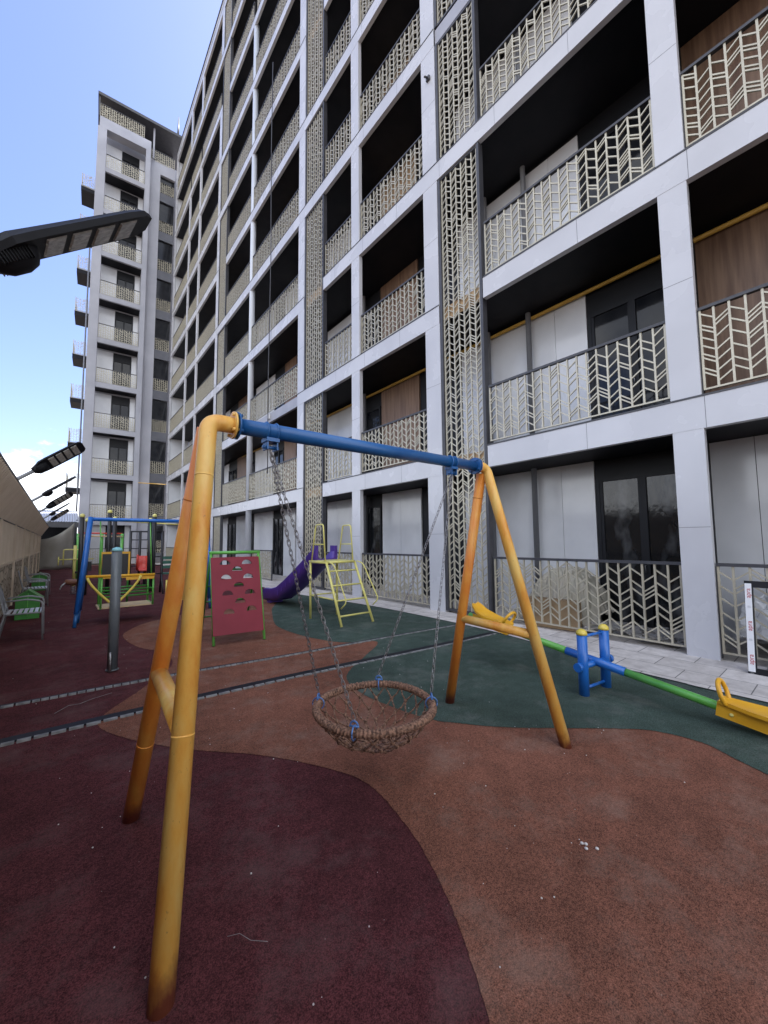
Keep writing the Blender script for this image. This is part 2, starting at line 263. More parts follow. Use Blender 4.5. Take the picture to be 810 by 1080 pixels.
# ------------------------------------------------------------------ mesh builder
class MB:
    def __init__(s): s.v = []; s.f = []; s.m = []; s.mi = 0; s.sm = []; s.smooth = False
    def _f(s, idx):
        s.f.append(idx); s.m.append(s.mi); s.sm.append(s.smooth)
    def hexa(s, p):
        b = len(s.v); s.v += [tuple(q) for q in p]
        for q in ((0, 3, 2, 1), (4, 5, 6, 7), (0, 1, 5, 4), (1, 2, 6, 5), (2, 3, 7, 6), (3, 0, 4, 7)): s._f([b+i for i in q])
    def box(s, x0, x1, y0, y1, z0, z1):
        s.hexa([(x0, y0, z0), (x1, y0, z0), (x1, y1, z0), (x0, y1, z0), (x0, y0, z1), (x1, y0, z1), (x1, y1, z1), (x0, y1, z1)])
    def bar(s, a, b, wx, wy, up=(0, 0, 1)):
        a = Vector(a); b = Vector(b); d = (b-a).normalized(); up = Vector(up)
        if abs(d.dot(up)) > 0.98: up = Vector((1, 0, 0))
        sx = d.cross(up).normalized()*wx/2; sy = sx.cross(d).normalized()*wy/2
        s.hexa([a-sx-sy, a+sx-sy, a+sx+sy, a-sx+sy, b-sx-sy, b+sx-sy, b+sx+sy, b-sx+sy])
    def tube(s, pts, r, n=12, cap=True, closed=False):
        pts = [Vector(p) for p in pts]; k = len(pts); rs = r if isinstance(r, (list, tuple)) else [r]*k
        base = len(s.v); sm = s.smooth; s.smooth = True
        t0 = (pts[1]-pts[0]).normalized(); ref = Vector((0, 0, 1)) if abs(t0.z) < 0.9 else Vector((1, 0, 0))
        nrm = t0.cross(ref).normalized(); prev = t0
        for i, p in enumerate(pts):
            if closed: t = (pts[(i+1) % k]-pts[i-1]).normalized()
            elif i == 0: t = t0
            elif i == k-1: t = (pts[-1]-pts[-2]).normalized()
            else: t = ((pts[i+1]-p).normalized()+(p-pts[i-1]).normalized()).normalized()
            ax = prev.cross(t)
            if ax.length > 1e-6: nrm = Matrix.Rotation(prev.angle(t), 3, ax.normalized()) @ nrm
            prev = t; bn = t.cross(nrm).normalized(); nn = bn.cross(t).normalized()
            for j in range(n):
                a = 2*math.pi*j/n; q = p+(nn*math.cos(a)+bn*math.sin(a))*rs[i]; s.v.append(tuple(q))
        for i in range(k if closed else k-1):
            i2 = (i+1) % k
            for j in range(n): s._f([base+i*n+j, base+i*n+(j+1) % n, base+i2*n+(j+1) % n, base+i2*n+j])
        s.smooth = False
        if cap and not closed:
            s._f([base+j for j in range(n)][::-1]); s._f([base+(k-1)*n+j for j in range(n)])
        s.smooth = sm
    def ball(s, c, r, n=12, h=8, sz=1.0, zmin=-1.0):
        pts = []; rs = []
        for i in range(h+1):
            a = -math.pi/2+math.pi*i/h
            if math.sin(a) < zmin-1e-6: continue
            pts.append((c[0], c[1], c[2]+math.sin(a)*r*sz)); rs.append(max(1e-4, math.cos(a)*r))
        s.tube(pts, rs, n, cap=True)
    def prism(s, poly, ext):
        """poly list of 3d points (planar), ext vector"""
        b = len(s.v); k = len(poly); e = Vector(ext)
        s.v += [tuple(p) for p in poly]+[tuple(Vector(p)+e) for p in poly]
        s._f(list(range(b, b+k))[::-1]); s._f(list(range(b+k, b+2*k)))
        for i in range(k): j = (i+1) % k; s._f([b+i, b+j, b+k+j, b+k+i])
    def sheet(s, rows):
        b = len(s.v); k = len(rows[0])
        for r_ in rows: s.v += [tuple(p) for p in r_]
        for i in range(len(rows)-1):
            for j in range(k-1): s._f([b+i*k+j, b+i*k+j+1, b+(i+1)*k+j+1, b+(i+1)*k+j])
    def mesh(s, name, mats):
        me = bpy.data.meshes.new(name); me.from_pydata(s.v, [], s.f); me.update()
        for m in (mats if isinstance(mats, (list, tuple)) else [mats]): me.materials.append(m)
        me.polygons.foreach_set('material_index', s.m); me.polygons.foreach_set('use_smooth', s.sm)
        bm = bmesh.new(); bm.from_mesh(me); bmesh.ops.recalc_face_normals(bm, faces=bm.faces); bm.to_mesh(me); bm.free()
        return me
    def build(s, name, mats, parent=None, loc=None):
        return link(name, s.mesh(name, mats), parent, loc)
def link(name, me, parent=None, loc=None, rz=0):
    o = bpy.data.objects.new(name, me); col.objects.link(o)
    if parent is not None: o.parent = parent
    if loc is not None: o.location = loc
    if rz: o.rotation_euler.z = rz
    return o
def tag(o, label=None, cat=None, group=None, kind=None):
    if label: o['label'] = label
    if cat: o['category'] = cat
    if group: o['group'] = group
    if kind: o['kind'] = kind
    return o
def thing(name, label, cat, loc=(0, 0, 0), rz=0, group=None):
    o = bpy.data.objects.new(name, None); col.objects.link(o); o.location = loc; o.rotation_euler.z = rz; o.empty_display_size = 0.1
    return tag(o, label, cat, group)
def copy_tree(o, parent=None):
    c = o.copy(); col.objects.link(c)
    if parent is not None: c.parent = parent
    for ch in list(o.children): copy_tree(ch, c)
    return c
def bevel(o, wd=0.004, seg=2):
    m = o.modifiers.new('bevel', 'BEVEL'); m.width = wd; m.segments = seg; m.limit_method = 'ANGLE'; m.angle_limit = R(40); return o
def arc(c, r, a0, a1, n, ax, ay):
    c = Vector(c); ax = Vector(ax); ay = Vector(ay)
    return [c+ax*r*math.cos(a0+(a1-a0)*i/n)+ay*r*math.sin(a0+(a1-a0)*i/n) for i in range(n+1)]
def fillet(pts, rad, n=6):
    pts = [Vector(p) for p in pts]; out = [pts[0]]
    for i in range(1, len(pts)-1):
        a, b, c = pts[i-1], pts[i], pts[i+1]; d1 = (a-b).normalized(); d2 = (c-b).normalized()
        r_ = min(rad, (a-b).length*0.49, (c-b).length*0.49)
        p, q = b+d1*r_, b+d2*r_
        for k in range(n+1):
            t = k/n; out.append(p*(1-t)**2+b*2*t*(1-t)+q*t*t)
    out.append(pts[-1]); return out
def spline(P, closed=True, n=8):
    out = []; k = len(P)
    for i in range(k if closed else k-1):
        p0, p1, p2, p3 = [Vector((*P[j % k], 0)) if closed else Vector((*P[min(max(j, 0), k-1)], 0)) for j in (i-1, i, i+1, i+2)]
        for s_ in range(n):
            t = s_/n
            q = 0.5*((2*p1)+(p2-p0)*t+(2*p0-5*p1+4*p2-p3)*t*t+(3*p1-p0-3*p2+p3)*t**3); out.append((q.x, q.y))
    if not closed: out.append(P[-1])
    return out

# ------------------------------------------------------------------ ground
def rag(p):
    return [(x+random.uniform(-.003, .003), y+random.uniform(-.003, .003)) for x, y in p]
def flat(name, poly, z, m):
    me = bpy.data.meshes.new(name); bm = bmesh.new()
    vs = [bm.verts.new((x, y, z)) for x, y in poly]
    es = [bm.edges.new((vs[i], vs[(i+1) % len(vs)])) for i in range(len(vs))]
    bmesh.ops.triangle_fill(bm, edges=es, use_beauty=True)
    for f in bm.faces:
        if f.normal.z < 0: f.normal_flip()
    bm.to_mesh(me); bm.free(); me.materials.append(m)
    o = link(name, me); o['kind'] = 'structure'; return o
flat('ground', [(-400, -400), (400, -400), (400, 500), (-400, 500)], -0.03, M['soil'])
flat('playground_floor', [(-0.92, -6), (5.72, -6), (5.72, 34), (-0.92, 34)], -0.008, M['maroon'])
brown_l = [(-.2, -3), (0.1, -1), (0.55, 0.2), (0.90, 0.62), (1.09, 0.82), (1.23, 1.03), (1.35, 1.26), (1.47, 1.6), (1.53, 2.05), (1.38, 2.43), (1.13, 2.81), (0.81, 3.17), (0.54, 3.55), (0.36, 3.9), (0.30, 4.15), (0.38, 4.36),
           (0.68, 4.77), (0.83, 5.0), (1.06, 5.35), (1.16, 5.65), (1.16, 6.17), (0.93, 6.76), (0.84, 7.59), (0.96, 8.11), (1.42, 8.77), (2.4, 9.3), (2.91, 9.62), (3.85, 10.37), (4.62, 10.63), (5.0, 10.7)]
bl = rag(spline(brown_l, closed=False, n=14))
flat('brown_rubber_area', bl+[(5.66, 10.5), (5.66, -3)], -0.004, M['brown'])
green_l = [(5.2, 10.45), (4.92, 10.35), (3.87, 8.73), (3.5, 7.94), (3.10, 6.9), (3.02, 6.3), (3.08, 5.6), (3.29, 4.98), (3.68, 4.75), (3.62, 4.54), (3.13, 4.19), (2.54, 3.74), (2.36, 3.24), (2.39, 2.7), (2.47, 2.36), (2.57, 2.2), (2.8, 1.9),
           (3.18, 1.55), (3.46, 1.3), (3.64, 1.09), (3.70, 0.81), (3.59, 0.59), (3.45, 0.3), (3.2, -0.2)]
flat('green_rubber_area', rag(spline(green_l, closed=False, n=14))+[(3.0, -0.8), (5.66, -0.8), (5.66, 10.5)], 0.0, M['green_rub'])
pv = MB()
edge = spline([(5.0, -6), (5.0, 0.5), (5.02, 1.2), (5.10, 2.0), (5.42, 3.3), (5.58, 4.6), (5.62, 7.0), (5.40, 9.2), (5.25, 10.9), (5.25, 14), (5.25, 34)], closed=False, n=5)
flat('pavement', edge+[(7.9, 34), (7.9, -6)], 0.012, M['paver'])
# two drainage gaps, recess shade drawn as black strips, with worn grey edging
def track(name, pts, label, GAP=.06):
    p = spline(pts, closed=False, n=10); t = thing(name, label, 'drain', (p[0][0], p[0][1], 0), 0, 'drainage strips across the rubber floor')
    o = Vector((p[0][0], p[0][1], 0)); a = MB(); b = MB()
    for i in range(len(p)-1):
        A = Vector((*p[i], 0))-o; B = Vector((*p[i+1], 0))-o; d = (B-A).normalized(); n_ = Vector((-d.y, d.x, 0))
        b.hexa([A+n_*0.012-Vector((0, 0, .03)), A+n_*GAP-Vector((0, 0, .03)), B+n_*GAP-Vector((0, 0, .03)), B+n_*0.012-Vector((0, 0, .03)), A+n_*0.012+Vector((0, 0, .006)), A+n_*GAP+Vector((0, 0, .006)), B+n_*GAP+Vector((0, 0, .006)), B+n_*0.012+Vector((0, 0, .006))])
        m = max(1, int((B-A).length/0.06))
        for k in range(m):
            P = A+(B-A)*((k+.06)/m); Q = A+(B-A)*((k+.90)/m); h = Vector((0, 0, .009)); g = Vector((0, 0, -.03)); w0 = n_*random.uniform(-.030, -.022); w1 = n_*0.008
            a.hexa([P+w0+g, P+w1+g, Q+w1+g, Q+w0+g, P+w0+h, P+w1+h, Q+w1+h, Q+w0+h])
    a.build('edging', M['track'], t); b.build('gap', M['ceil'], t)
track('drainage_strip', [(-0.9, 5.2), (-0.37, 5.14), (1.0, 5.06), (2.33, 4.89), (3.6, 4.79), (5.55, 4.60)], 'worn grey drainage strip across the rubber, the one farther from the nest swing', .05)
track('drainage_strip', [(-0.9, 4.22), (-0.29, 4.19), (0.8, 4.15), (1.96, 4.08), (3.0, 3.98), (4.22, 3.86), (5.45, 3.78)], 'worn grey drainage strip across the rubber just behind the nest swing', .11)
# crumbs
cb = MB()
for i in range(150):
    if i < 90: x, y = random.uniform(0.0, 3.6), random.uniform(0.6, 4.0)
    else: x, y = random.uniform(-.7, 5), random.uniform(3, 11)
    s_ = random.uniform(.0015, .005); cb.ball((x, y, .004+s_*.3), s_, 5, 3, .6)
for i in range(7): cb.ball((2.06+random.gauss(0, .022), 0.93+random.gauss(0, .03), .005), random.choice((.002, .003, .004, .009)), 6, 4, .6)
tag(cb.build('litter', M['litter']), kind='stuff')

# ------------------------------------------------------------------ apartment building
X0 = 6.24
PITCH = 3.38
ZB = lambda k: 2.90+PITCH*k
ZF = lambda k: 0.02 if k == 0 else ZB(k-1)+0.40
NF = 10
apt = thing('apartment_building', 'long white apartment block with gold herringbone balcony railings along the playground', 'building', (X0, 10, 0))
AO = Vector((X0, 10, 0))
def part(mb, name, mats, parent=apt):
    o = mb.build(name, mats, parent)
    o.matrix_parent_inverse = Matrix.Translation(-AO) if parent is apt else Matrix()
    return o
def seamed_column(y0, y1, segs, depth=0.11, sy=True):
    m = MB()
    for z0, z1 in segs:
        m.mi = 0; m.box(X0, X0+depth, y0, y1, z0, z1)
        m.mi = 1
        k = 0
        for k in range(NF):
            zj = ZF(k)+1.62
            if z0 < zj < z1: m.box(X0-.0012, X0+.02, y0+.002, y1-.002, zj, zj+.005)
    return part(m, 'column', [M['white'], M['seam']])
full = [(0.0, 33.72)]
split8 = [(0.0, ZB(7)+.1), (ZB(8)+.1, 33.72)]
COLS = [(-2.62, -2.22), (1.13, 1.46), (5.54, 5.97), (8.53, 8.91), (11.80, 12.25)]
for y0, y1 in COLS: seamed_column(y0, y1, full)
seamed_column(34.02, 34.36, full)
for y0, y1 in [(21.9, 22.30), (26.3, 26.58), (29.15, 29.42)]: seamed_column(y0, y1, split8, 0.09)
m = MB()
for z0, z1 in split8:
    m.tube([(X0+.12, 17.05, z0), (X0+.12, 17.05, z1)], .125, 20)
part(m, 'round_column', M['white_pole'])
# screens: (bay low y, high y, list of crossing floors kept)
SCREENS = [(4.40, 5.535, {2, 3, 4, 5, 6, 7, 8, 9}, {3, 5, 7}), (10.52, 11.795, {1, 3, 4, 6, 8, 9}, set()), (20.62, 21.895, {0, 2, 3, 5, 6, 8, 9}, set())]
def beam_cut(k):
    """y ranges of floor beam k: (y0, y1, grey)"""
    cuts = []
    for y0, y1, keep, grey in SCREENS:
        if k not in keep: cuts.append((y0-.02, y1+.005, False))
        elif k in grey: cuts.append((y0-.02, y1+.005, True))
    if k == 1: cuts.append((12.25, 16.9, True))
    if k == 6: cuts.append((8.91, 10.5, True))
    cuts.sort(); out = []; y = -6.0
    for a, b, g in cuts:
        out.append((y, a, False))
        if g: out.append((a, b, True))
        y = b
    out.append((y, 34.36, False)); return out
for k in range(NF):
    m = MB()
    for a, b, g in beam_cut(k):
        if g:
            m.mi = 1; m.box(X0+.03, X0+.12, a, b, ZB(k)+.02, ZB(k)+.38)
        else:
            m.mi = 0; m.box(X0-.004, X0+.10, a, b, ZB(k), ZB(k)+.41)
            m.mi = 2
            y = a+1.3
            while y < b-.4:
                m.box(X0-.0052, X0+.01, y, y+.005, ZB(k)+.002, ZB(k)+.408); y += 1.45
            m.mi = 3; m.box(X0-.012, X0+.099, a+.004, b-.004, ZB(k)+.411, ZB(k)+.436)
    part(m, 'floor_beam', [M['white'], M['white_grey'], M['seam'], M['steel']])
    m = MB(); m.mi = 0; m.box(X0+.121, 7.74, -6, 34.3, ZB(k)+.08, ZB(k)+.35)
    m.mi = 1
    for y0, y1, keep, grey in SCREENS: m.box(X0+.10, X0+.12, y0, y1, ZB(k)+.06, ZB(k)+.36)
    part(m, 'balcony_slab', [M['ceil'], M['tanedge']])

def chevron(m, wd, h, pitch, seed, depth=.035, frame=True):
    """herringbone grille, along +y from 0..wd, up from 0..h"""
    rnd = random.Random(seed); n = max(2, round(wd/pitch)); p = wd/n; bt = .012
    if frame: m.box(-depth/2, depth/2, 0, wd, 0, .022)
    for i in range(n+1):
        y = min(max(i*p, bt), wd-bt); m.box(-depth/2+.002, depth/2-.002, y-bt, y+bt, .0225 if frame else 0, h)
    rise = p*0.62
    for i in range(n):
        y0, y1 = i*p+bt, (i+1)*p-bt
        z = rnd.uniform(.05, .14)
        while z < h-rise-.02:
            za, zb = (z, z+rise) if i % 2 else (z+rise, z); t = .022; x = depth/2-.006
            m.hexa([(-x, y0, za), (x, y0, za), (x, y1, zb), (-x, y1, zb), (-x, y0, za+t), (x, y0, za+t), (x, y1, zb+t), (-x, y1, zb+t)])
            z += rnd.choice((.055, .11, .135, .15, .17))
RAILC = {}
def rail_mesh(wd, h, seed, key='r'):
    kk = (round(wd, 3), round(h, 2), seed, key)
    if kk not in RAILC:
        m = MB(); chevron(m, wd, h, .148, seed); a = m.mesh('balcony_railing', M['bars'])
        m = MB(); m.box(-.03, .03, -.004, wd+.004, h+.001, h+.041); m.box(-.026, .026, -.012, .0085-.012, -.06, h); m.box(-.026, .026, wd+.004, wd+.012, -.06, h)
        RAILC[kk] = (a, m.mesh('handrail', M['steel']))
    return RAILC[kk]
def railing(y0, y1, z, h, seed, x=X0+.075):
    a, b = rail_mesh(y1-y0-.03, h, seed)
    o = link('balcony_railing', a, apt, Vector((x, y0+.015, z))-AO); link('handrail', b, o)
BAYS = {'Z': (-6.0, -2.62), 'A': (-2.22, 1.13), 'B': (1.46, 4.37), 'C': (5.97, 8.53), 'D': (8.91, 10.49), 'E': (12.25, 16.88), 'F': (17.22, 20.59), 'G': (22.30, 26.30), 'H': (26.58, 29.15), 'I': (29.42, 34.02)}
for k in range(NF):
    for i, (bn, (y0, y1)) in enumerate(BAYS.items()):
        z = .09 if k == 0 else ZF(k)+.10
        if k == 0 and bn in 'EFG':
            if bn == 'E': railing(14.4, 16.4, z, 1.06, 3)
            continue
        railing(y0, y1, z, 1.06, (k+i) % 3)
# screens
def screen(y0, y1, z0, z1, seed):
    m = MB(); chevron(m, y1-y0-.16, z1-z0-.10, .138, seed, frame=False)
    o = link('screen_panel', m.mesh('screen_panel', M['bars']), apt, Vector((X0+.06, y0+.08, z0+.05))-AO)
    m = MB(); w_ = y1-y0
    m.box(-.05, .09, -.075, -.012, -.05, z1-z0-.05); m.box(-.05, .09, w_-.148, w_-.08, -.05, z1-z0-.05)
    m.box(-.03, .05, -.011, w_-.149, -.05, -.004); m.box(-.03, .05, -.011, w_-.149, z1-z0-.096, z1-z0-.05)
    link('screen_frame', m.mesh('screen_frame', M['steel']), o)
for si, (y0, y1, keep, grey) in enumerate(SCREENS):
    z = .05; run = sorted(keep)
    for k in run:
        screen(y0, y1, z, ZB(k)-.003, si*11+k); z = ZB(k)+.44
# rear walls behind the balconies
XB = 7.74
def door_mesh(wd, h):
    m = MB(); f = .06
    m.box(-.06, 0, 0, f, 0, h); m.box(-.06, 0, wd-f, wd, 0, h); m.box(-.06, 0, f+.001, wd-f-.001, h-f, h); m.box(-.06, 0, f+.001, wd-f-.001, 0, .05)
    m.box(-.065, 0, wd*.5-.045, wd*.5+.045, .051, h-f-.001)
    m.box(-.05, -.005, wd*.5+.046, wd*.5+.08, .051, h-f-.001); m.box(-.05, -.005, wd-f-.05, wd-f-.001, .051, h-f-.001)
    a = m.mesh('balcony_door', M['frame'])
    m = MB(); m.box(-.028, -.018, f+.001, wd*.5-.046, .051, h-f-.001); m.box(-.028, -.018, wd*.5+.046, wd-f-.001, .051, h-f-.001)
    return a, m.mesh('glass_pane', M['glass'])
hm_ = MB(); hm_.tube(fillet([(0, 0, 0), (-.035, 0, 0), (-.035, -.01, -.13)], .015, 4), .008, 8); HANDLE = hm_.mesh('handle', M['galv'])
DC = {}; WPARTS = {}
FC = {}
def FILM(me):
    if me.name not in FC:
        c = me.copy(); c.materials[0] = M['glass_film']; FC[me.name] = c
    return FC[me.name]
def door(y0, y1, z, h=2.5):
    kk = (round(y1-y0, 2), h)
    if kk not in DC: DC[kk] = door_mesh(y1-y0, h)
    o = link('balcony_door', DC[kk][0], apt, Vector((XB-.02, y0, z))-AO); gp_ = link('glass_pane', DC[kk][1] if z > 1 else FILM(DC[kk][1]), o)
    if z < 11: link('handle', HANDLE, o, (-.066, (y1-y0)*.5+.02, 1.05))
# continuous rear wall, from the far end towards the camera: (length, kind)
WALL = [(34.0, None), (32.4, 'p'), (31.2, 'd'), (29.6, 'p'), (28.2, 'p'), (27.0, 'd'), (25.3, 'w'), (23.95, 'p'), (22.5, 'd'), (20.95, 'w'), (19.8, 'd'), (18.6, 'p'), (17.45, 'p'), (16.35, 'd'), (15.2, 'w'),
        (13.6, 'k'), (12.6, 'd'), (11.9, 'p'), (10.85, 'p'), (9.34, 'd'), (7.64, 'w'), (6.95, 'k'), (6.1, 'k'), (5.2, 'p'), (4.3, 'p'), (3.05, 'p'), (1.47, 'd'), (0.2, 'p'), (-1.3, 'p'), (-2.7, 'd'), (-4.3, 'p'), (-6.0, 'p')]  # 'k' is bare dark wall; behind the screens its colour stands in for shade
for k in range(NF):
    zt = ZB(k)+.10; zf = ZF(k)-.04
    for (b, _), (a, kind) in zip(WALL[:-1], WALL[1:]):
        if a > 25 and k > 7: pass
        pm = MB(); v = b-a
        if -2.2 < b < 1.5 and k > 0 and kind == 'p': kind = 'w'
        if kind == 'w' and k == 0: kind = 'p'
        if kind == 'w' and k in (3, 6, 7) and b > 10: kind = 'p'
        pm.mi = 2; pm.box(XB-.004, XB, a, b, zf, zt-.01)
        if kind == 'd':
            hd = 2.52 if k else 2.62
            door(a+.03, b-.03, zf+.02, hd)
            pm.mi = 2; pm.box(XB-.03, XB-.005, a+.002, b-.002, zf+.02+hd+.002, zt-.03)
        elif kind == 'p':
            n = 2 if v > 1.1 else 1; pm.mi = 0
            for q in range(n): pm.box(XB-.05, XB-.005, a+v*q/n+.004, a+v*(q+1)/n-.004, zf+.02, zt-.12 if k else zt-.03)
        elif kind == 'w':
            pm.mi = 1; pm.box(XB-.052, XB-.005, a+.006, b-.006, zf+.02, zt-.03)
        if kind != 'd' : WPARTS.setdefault(k, []).append(pm)
        else: WPARTS.setdefault(k, []).append(pm)
# neighbouring wall stretches of one floor are joined into a few parts per floor
for k, lst in WPARTS.items():
    for g in range(0, len(lst), 4):
        m = MB()
        for p in lst[g:g+4]:
            o_ = len(m.v); m.v += p.v; m.f += [[i+o_ for i in f] for f in p.f]; m.m += p.m; m.sm += p.sm
        part(m, 'rear_wall', [M['panel'], M['wood'] if k in (1, 2, 5) else M['wood_light'], M['frame']])
# rain pipes, gas pipe
for y in (4.18, 5.2, 10.05, 20.2):
    pm = MB(); pm.tube([(7.55, y, 0), (7.55, y, 33)], .055, 14); part(pm, 'drain_pipe', M['pipe_grey'])
gp = MB(); gp.tube([(7.62, -6, ZB(1)-.02), (7.62, 21.5, ZB(1)-.02)], .038, 12); part(gp, 'gas_pipe', M['gas'])
# partitions
for yp in (-2.5, 1.40):
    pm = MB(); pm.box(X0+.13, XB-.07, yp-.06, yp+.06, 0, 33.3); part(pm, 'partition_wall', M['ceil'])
pm = MB(); pm.box(X0+.13, XB-.06, 34.05, 34.3, 0, 33.3); part(pm, 'end_wall', M['panel'])
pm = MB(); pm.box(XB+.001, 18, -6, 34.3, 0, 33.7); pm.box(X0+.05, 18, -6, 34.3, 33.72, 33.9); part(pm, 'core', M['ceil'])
pm = MB(); pm.mi = 0; pm.box(X0-.004, X0+.3, -6, 34.36, 33.731, 34.12); pm.mi = 1; pm.box(X0-.05, X0+.4, -6, 34.37, 34.121, 34.20); part(pm, 'roof_parapet', [M['white'], M['steel']])
for y, k in ((5.75, 4), (10.9, 6)):
    pass
# facade cameras / small fittings
def junction(name, y, z, label):
    m = MB(); m.box(0, .05, -.05, .05, -.05, .05); m.tube([(0, 0, 0), (-.06, 0, -.02), (-.09, 0, -.05)], .022, 10)
    tag(m.build(name, M['steel'], None, (X0-.052, y, z)), label, 'camera')
junction('wall_camera', 5.72, 12.35, 'small dark camera fixed to the white column above the herringbone screen')

m = MB(); m.box(-.03, .03, -.07, .07, -.09, .09); m.tube([(0, 0, .09), (0, 0, .14)], .02, 8)
tag(m.build('junction_box', M['film'], None, (X0-.005, 14.7, 6.52)), 'small white box fixed to the grey floor beam beside the round white column', 'junction box')

# ------------------------------------------------------------------ tower
tw = thing('tower_block', 'tall narrow white tower with black-framed doors at the far end of the playground', 'building', (6.24, 34.42, 0), R(-3.2))
TO = []
def tp(mb, name, mats, parent=None): return mb.build(name, mats, parent or tw)
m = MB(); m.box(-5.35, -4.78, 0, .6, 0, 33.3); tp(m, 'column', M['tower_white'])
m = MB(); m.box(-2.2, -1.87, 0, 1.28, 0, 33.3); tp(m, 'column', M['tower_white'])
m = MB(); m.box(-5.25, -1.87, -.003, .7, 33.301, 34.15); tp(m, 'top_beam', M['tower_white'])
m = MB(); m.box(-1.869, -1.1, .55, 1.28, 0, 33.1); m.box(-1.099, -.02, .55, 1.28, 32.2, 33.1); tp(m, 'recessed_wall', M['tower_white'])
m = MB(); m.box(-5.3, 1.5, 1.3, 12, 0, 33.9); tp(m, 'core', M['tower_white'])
TZ = lambda k: 2.85+PITCH*k
for k in range(9):
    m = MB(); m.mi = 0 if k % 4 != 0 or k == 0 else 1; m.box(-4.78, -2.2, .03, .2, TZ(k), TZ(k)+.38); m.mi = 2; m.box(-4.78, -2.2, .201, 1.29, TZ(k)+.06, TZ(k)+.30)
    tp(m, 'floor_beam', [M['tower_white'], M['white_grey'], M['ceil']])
for k in range(10):
    z = .05 if k == 0 else TZ(k-1)+.385
    m = MB(); m.box(-4.77, -3.76, 1.22, 1.298, z, z+2.9); m.box(-2.55, -2.21, 1.22, 1.298, z, z+2.9); tp(m, 'wall_panel', M['panel'])
    m = MB(); f = .07; x0, x1, h = -3.74, -2.57, 2.55
    m.box(x0, x0+f, 1.2, 1.297, z, z+h); m.box(x1-f, x1, 1.2, 1.297, z, z+h); m.box(x0+f, x1-f, 1.2, 1.297, z+h-.3, z+h); m.box((x0+x1)/2-.04, (x0+x1)/2+.04, 1.19, 1.297, z, z+h-.3); m.box(x0, x1, 1.2, 1.297, z+h+.002, z+2.9)
    d = tp(m, 'balcony_door', M['frame'])
    m = MB(); m.box(x0+f, x1-f, 1.25, 1.26, z, z+h-.3); tp(m, 'glass_pane', M['glass'], d)
    a, b = rail_mesh(2.5, 1.02, 1, 't')
    o = link('balcony_railing', a, tw, (-2.24, .11, z+.05), R(90)); link('handrail', b, o)
    # stair strip
    zs = z-.35 if k else 0
    m = MB(); m.box(-1.098, -.02, .80, .86, zs+.02, zs+3.36); w_ = tp(m, 'strip_window', M['frame'])
    m = MB(); m.box(-1.06, -.06, .78, .795, zs+1.75, zs+3.3); tp(m, 'glass_pane', M['glass'], w_)
    a, b = rail_mesh(1.0, .95, 2, 't')
    o = link('balcony_railing', a, tw, (-.06, .72, zs+.78), R(90)); link('handrail', b, o)
    m = MB(); m.box(-1.097, -.021, .62, .74, zs, zs+.74); tp(m, 'spandrel', M['spandrel'])
    if 0 < k < 9:
        m = MB(); zt = TZ(k)-.9
        m.mi = 0; m.box(-6.25, -5.302, 1.8, 3.6, zt, zt+.28); m.mi = 1; m.box(-6.26, -5.302, 1.78, 3.61, zt+.281, zt+.34); bs = tp(m, 'side_balcony', [M['ceil'], M['concrete']])
        a, b = rail_mesh(.92, 1.0, 1, 't')
        o = link('railing', a, bs, (-5.31, 1.84, zt+.40), R(90)); 
        a2, b2 = rail_mesh(1.7, 1.0, 2, 't'); link('railing', a2, bs, (-6.22, 1.88, zt+.40))
a, b = rail_mesh(2.9, 1.1, 0, 't'); o = link('balcony_railing', a, tw, (-2.35, .12, 34.16), R(90)); link('handrail', b, o)
a, b = rail_mesh(1.7, 1.05, 0, 't'); o = link('balcony_railing', a, tw, (-.08, .62, 33.11), R(90)); link('handrail', b, o)
m = MB(); m.box(-5.25, -.02, 2.2, 2.3, 33.9, 35.75)
for i in range(7): m.box(-5.2+i*.75, -5.15+i*.75, 2.1, 2.199, 33.9, 35.75)
tp(m, 'terrace_wall', M['steel'])
m = MB(); m.box(-5.42, .45, -.12, 10, 35.76, 35.98); m.box(-5.35, -5.27, 0, .1, 34.16, 35.75); tp(m, 'roof', M['steel'])
m = MB(); m.box(-1.72, -1.6, .3, .42, 33.1, 35.75); tp(m, 'roof_post', M['white_grey'])
m = MB(); m.tube([(.1, .6, 35.9), (.1, .6, 38.3)], [.12, .02], 10); tp(m, 'mast', M['steel'])
m = MB(); m.tube([(-5.5, .75, 0), (-5.5, .75, 24)], .05, 8); tp(m, 'drain_pipe', M['pipe_grey'])
m = MB(); m.tube([(-1.87, -.05, 6.1), (-.02, -.05, 6.1)], .03, 8); tp(m, 'gas_pipe', M['gas'])

# ------------------------------------------------------------------ shed and tarpaulin at the far left
sh = thing('shed', 'dark open shed with pale corrugated roof between the fence and the tower', 'shed', (-.3, 31, 0))
m = MB(); m.sheet([[(x, y, z+.012*math.sin(x*50)) for x in [(-2+i*.02) for i in range(157)]] for y, z in ((-.6, 2.85), (3, 3.75))]); m.build('roof', M['roofsheet'], sh)
m = MB(); m.box(-2, 1.1, -.66, -.61, 2.5, 2.83); m.build('fascia', M['steel'], sh)
m = MB()
for x in (-1.6, .9): m.box(x-.09, x+.09, -.5, -.32, 0, 2.6)
m.build('post', M['steel'], sh)
m = MB(); m.box(-2, 1.05, 2.8, 2.9, 0, 3.4); m.box(1.0, 1.06, -.3, 2.8, 0, 3.0); m.build('wall', M['ceil'], sh)
m = MB(); rows = []
for i in range(13):
    t = i/12; row = []
    for j in range(9):
        s_ = j/8; top = 1.75+1.0*t*t; x = -.95+t*1.55
        row.append((x, 29.9+.12*math.sin(7*t+2*s_)+.3*s_*t, top*(1-s_)+.03+.03*math.sin(9*t)*s_))
    rows.append(row)
m.smooth = True; m.sheet(rows)
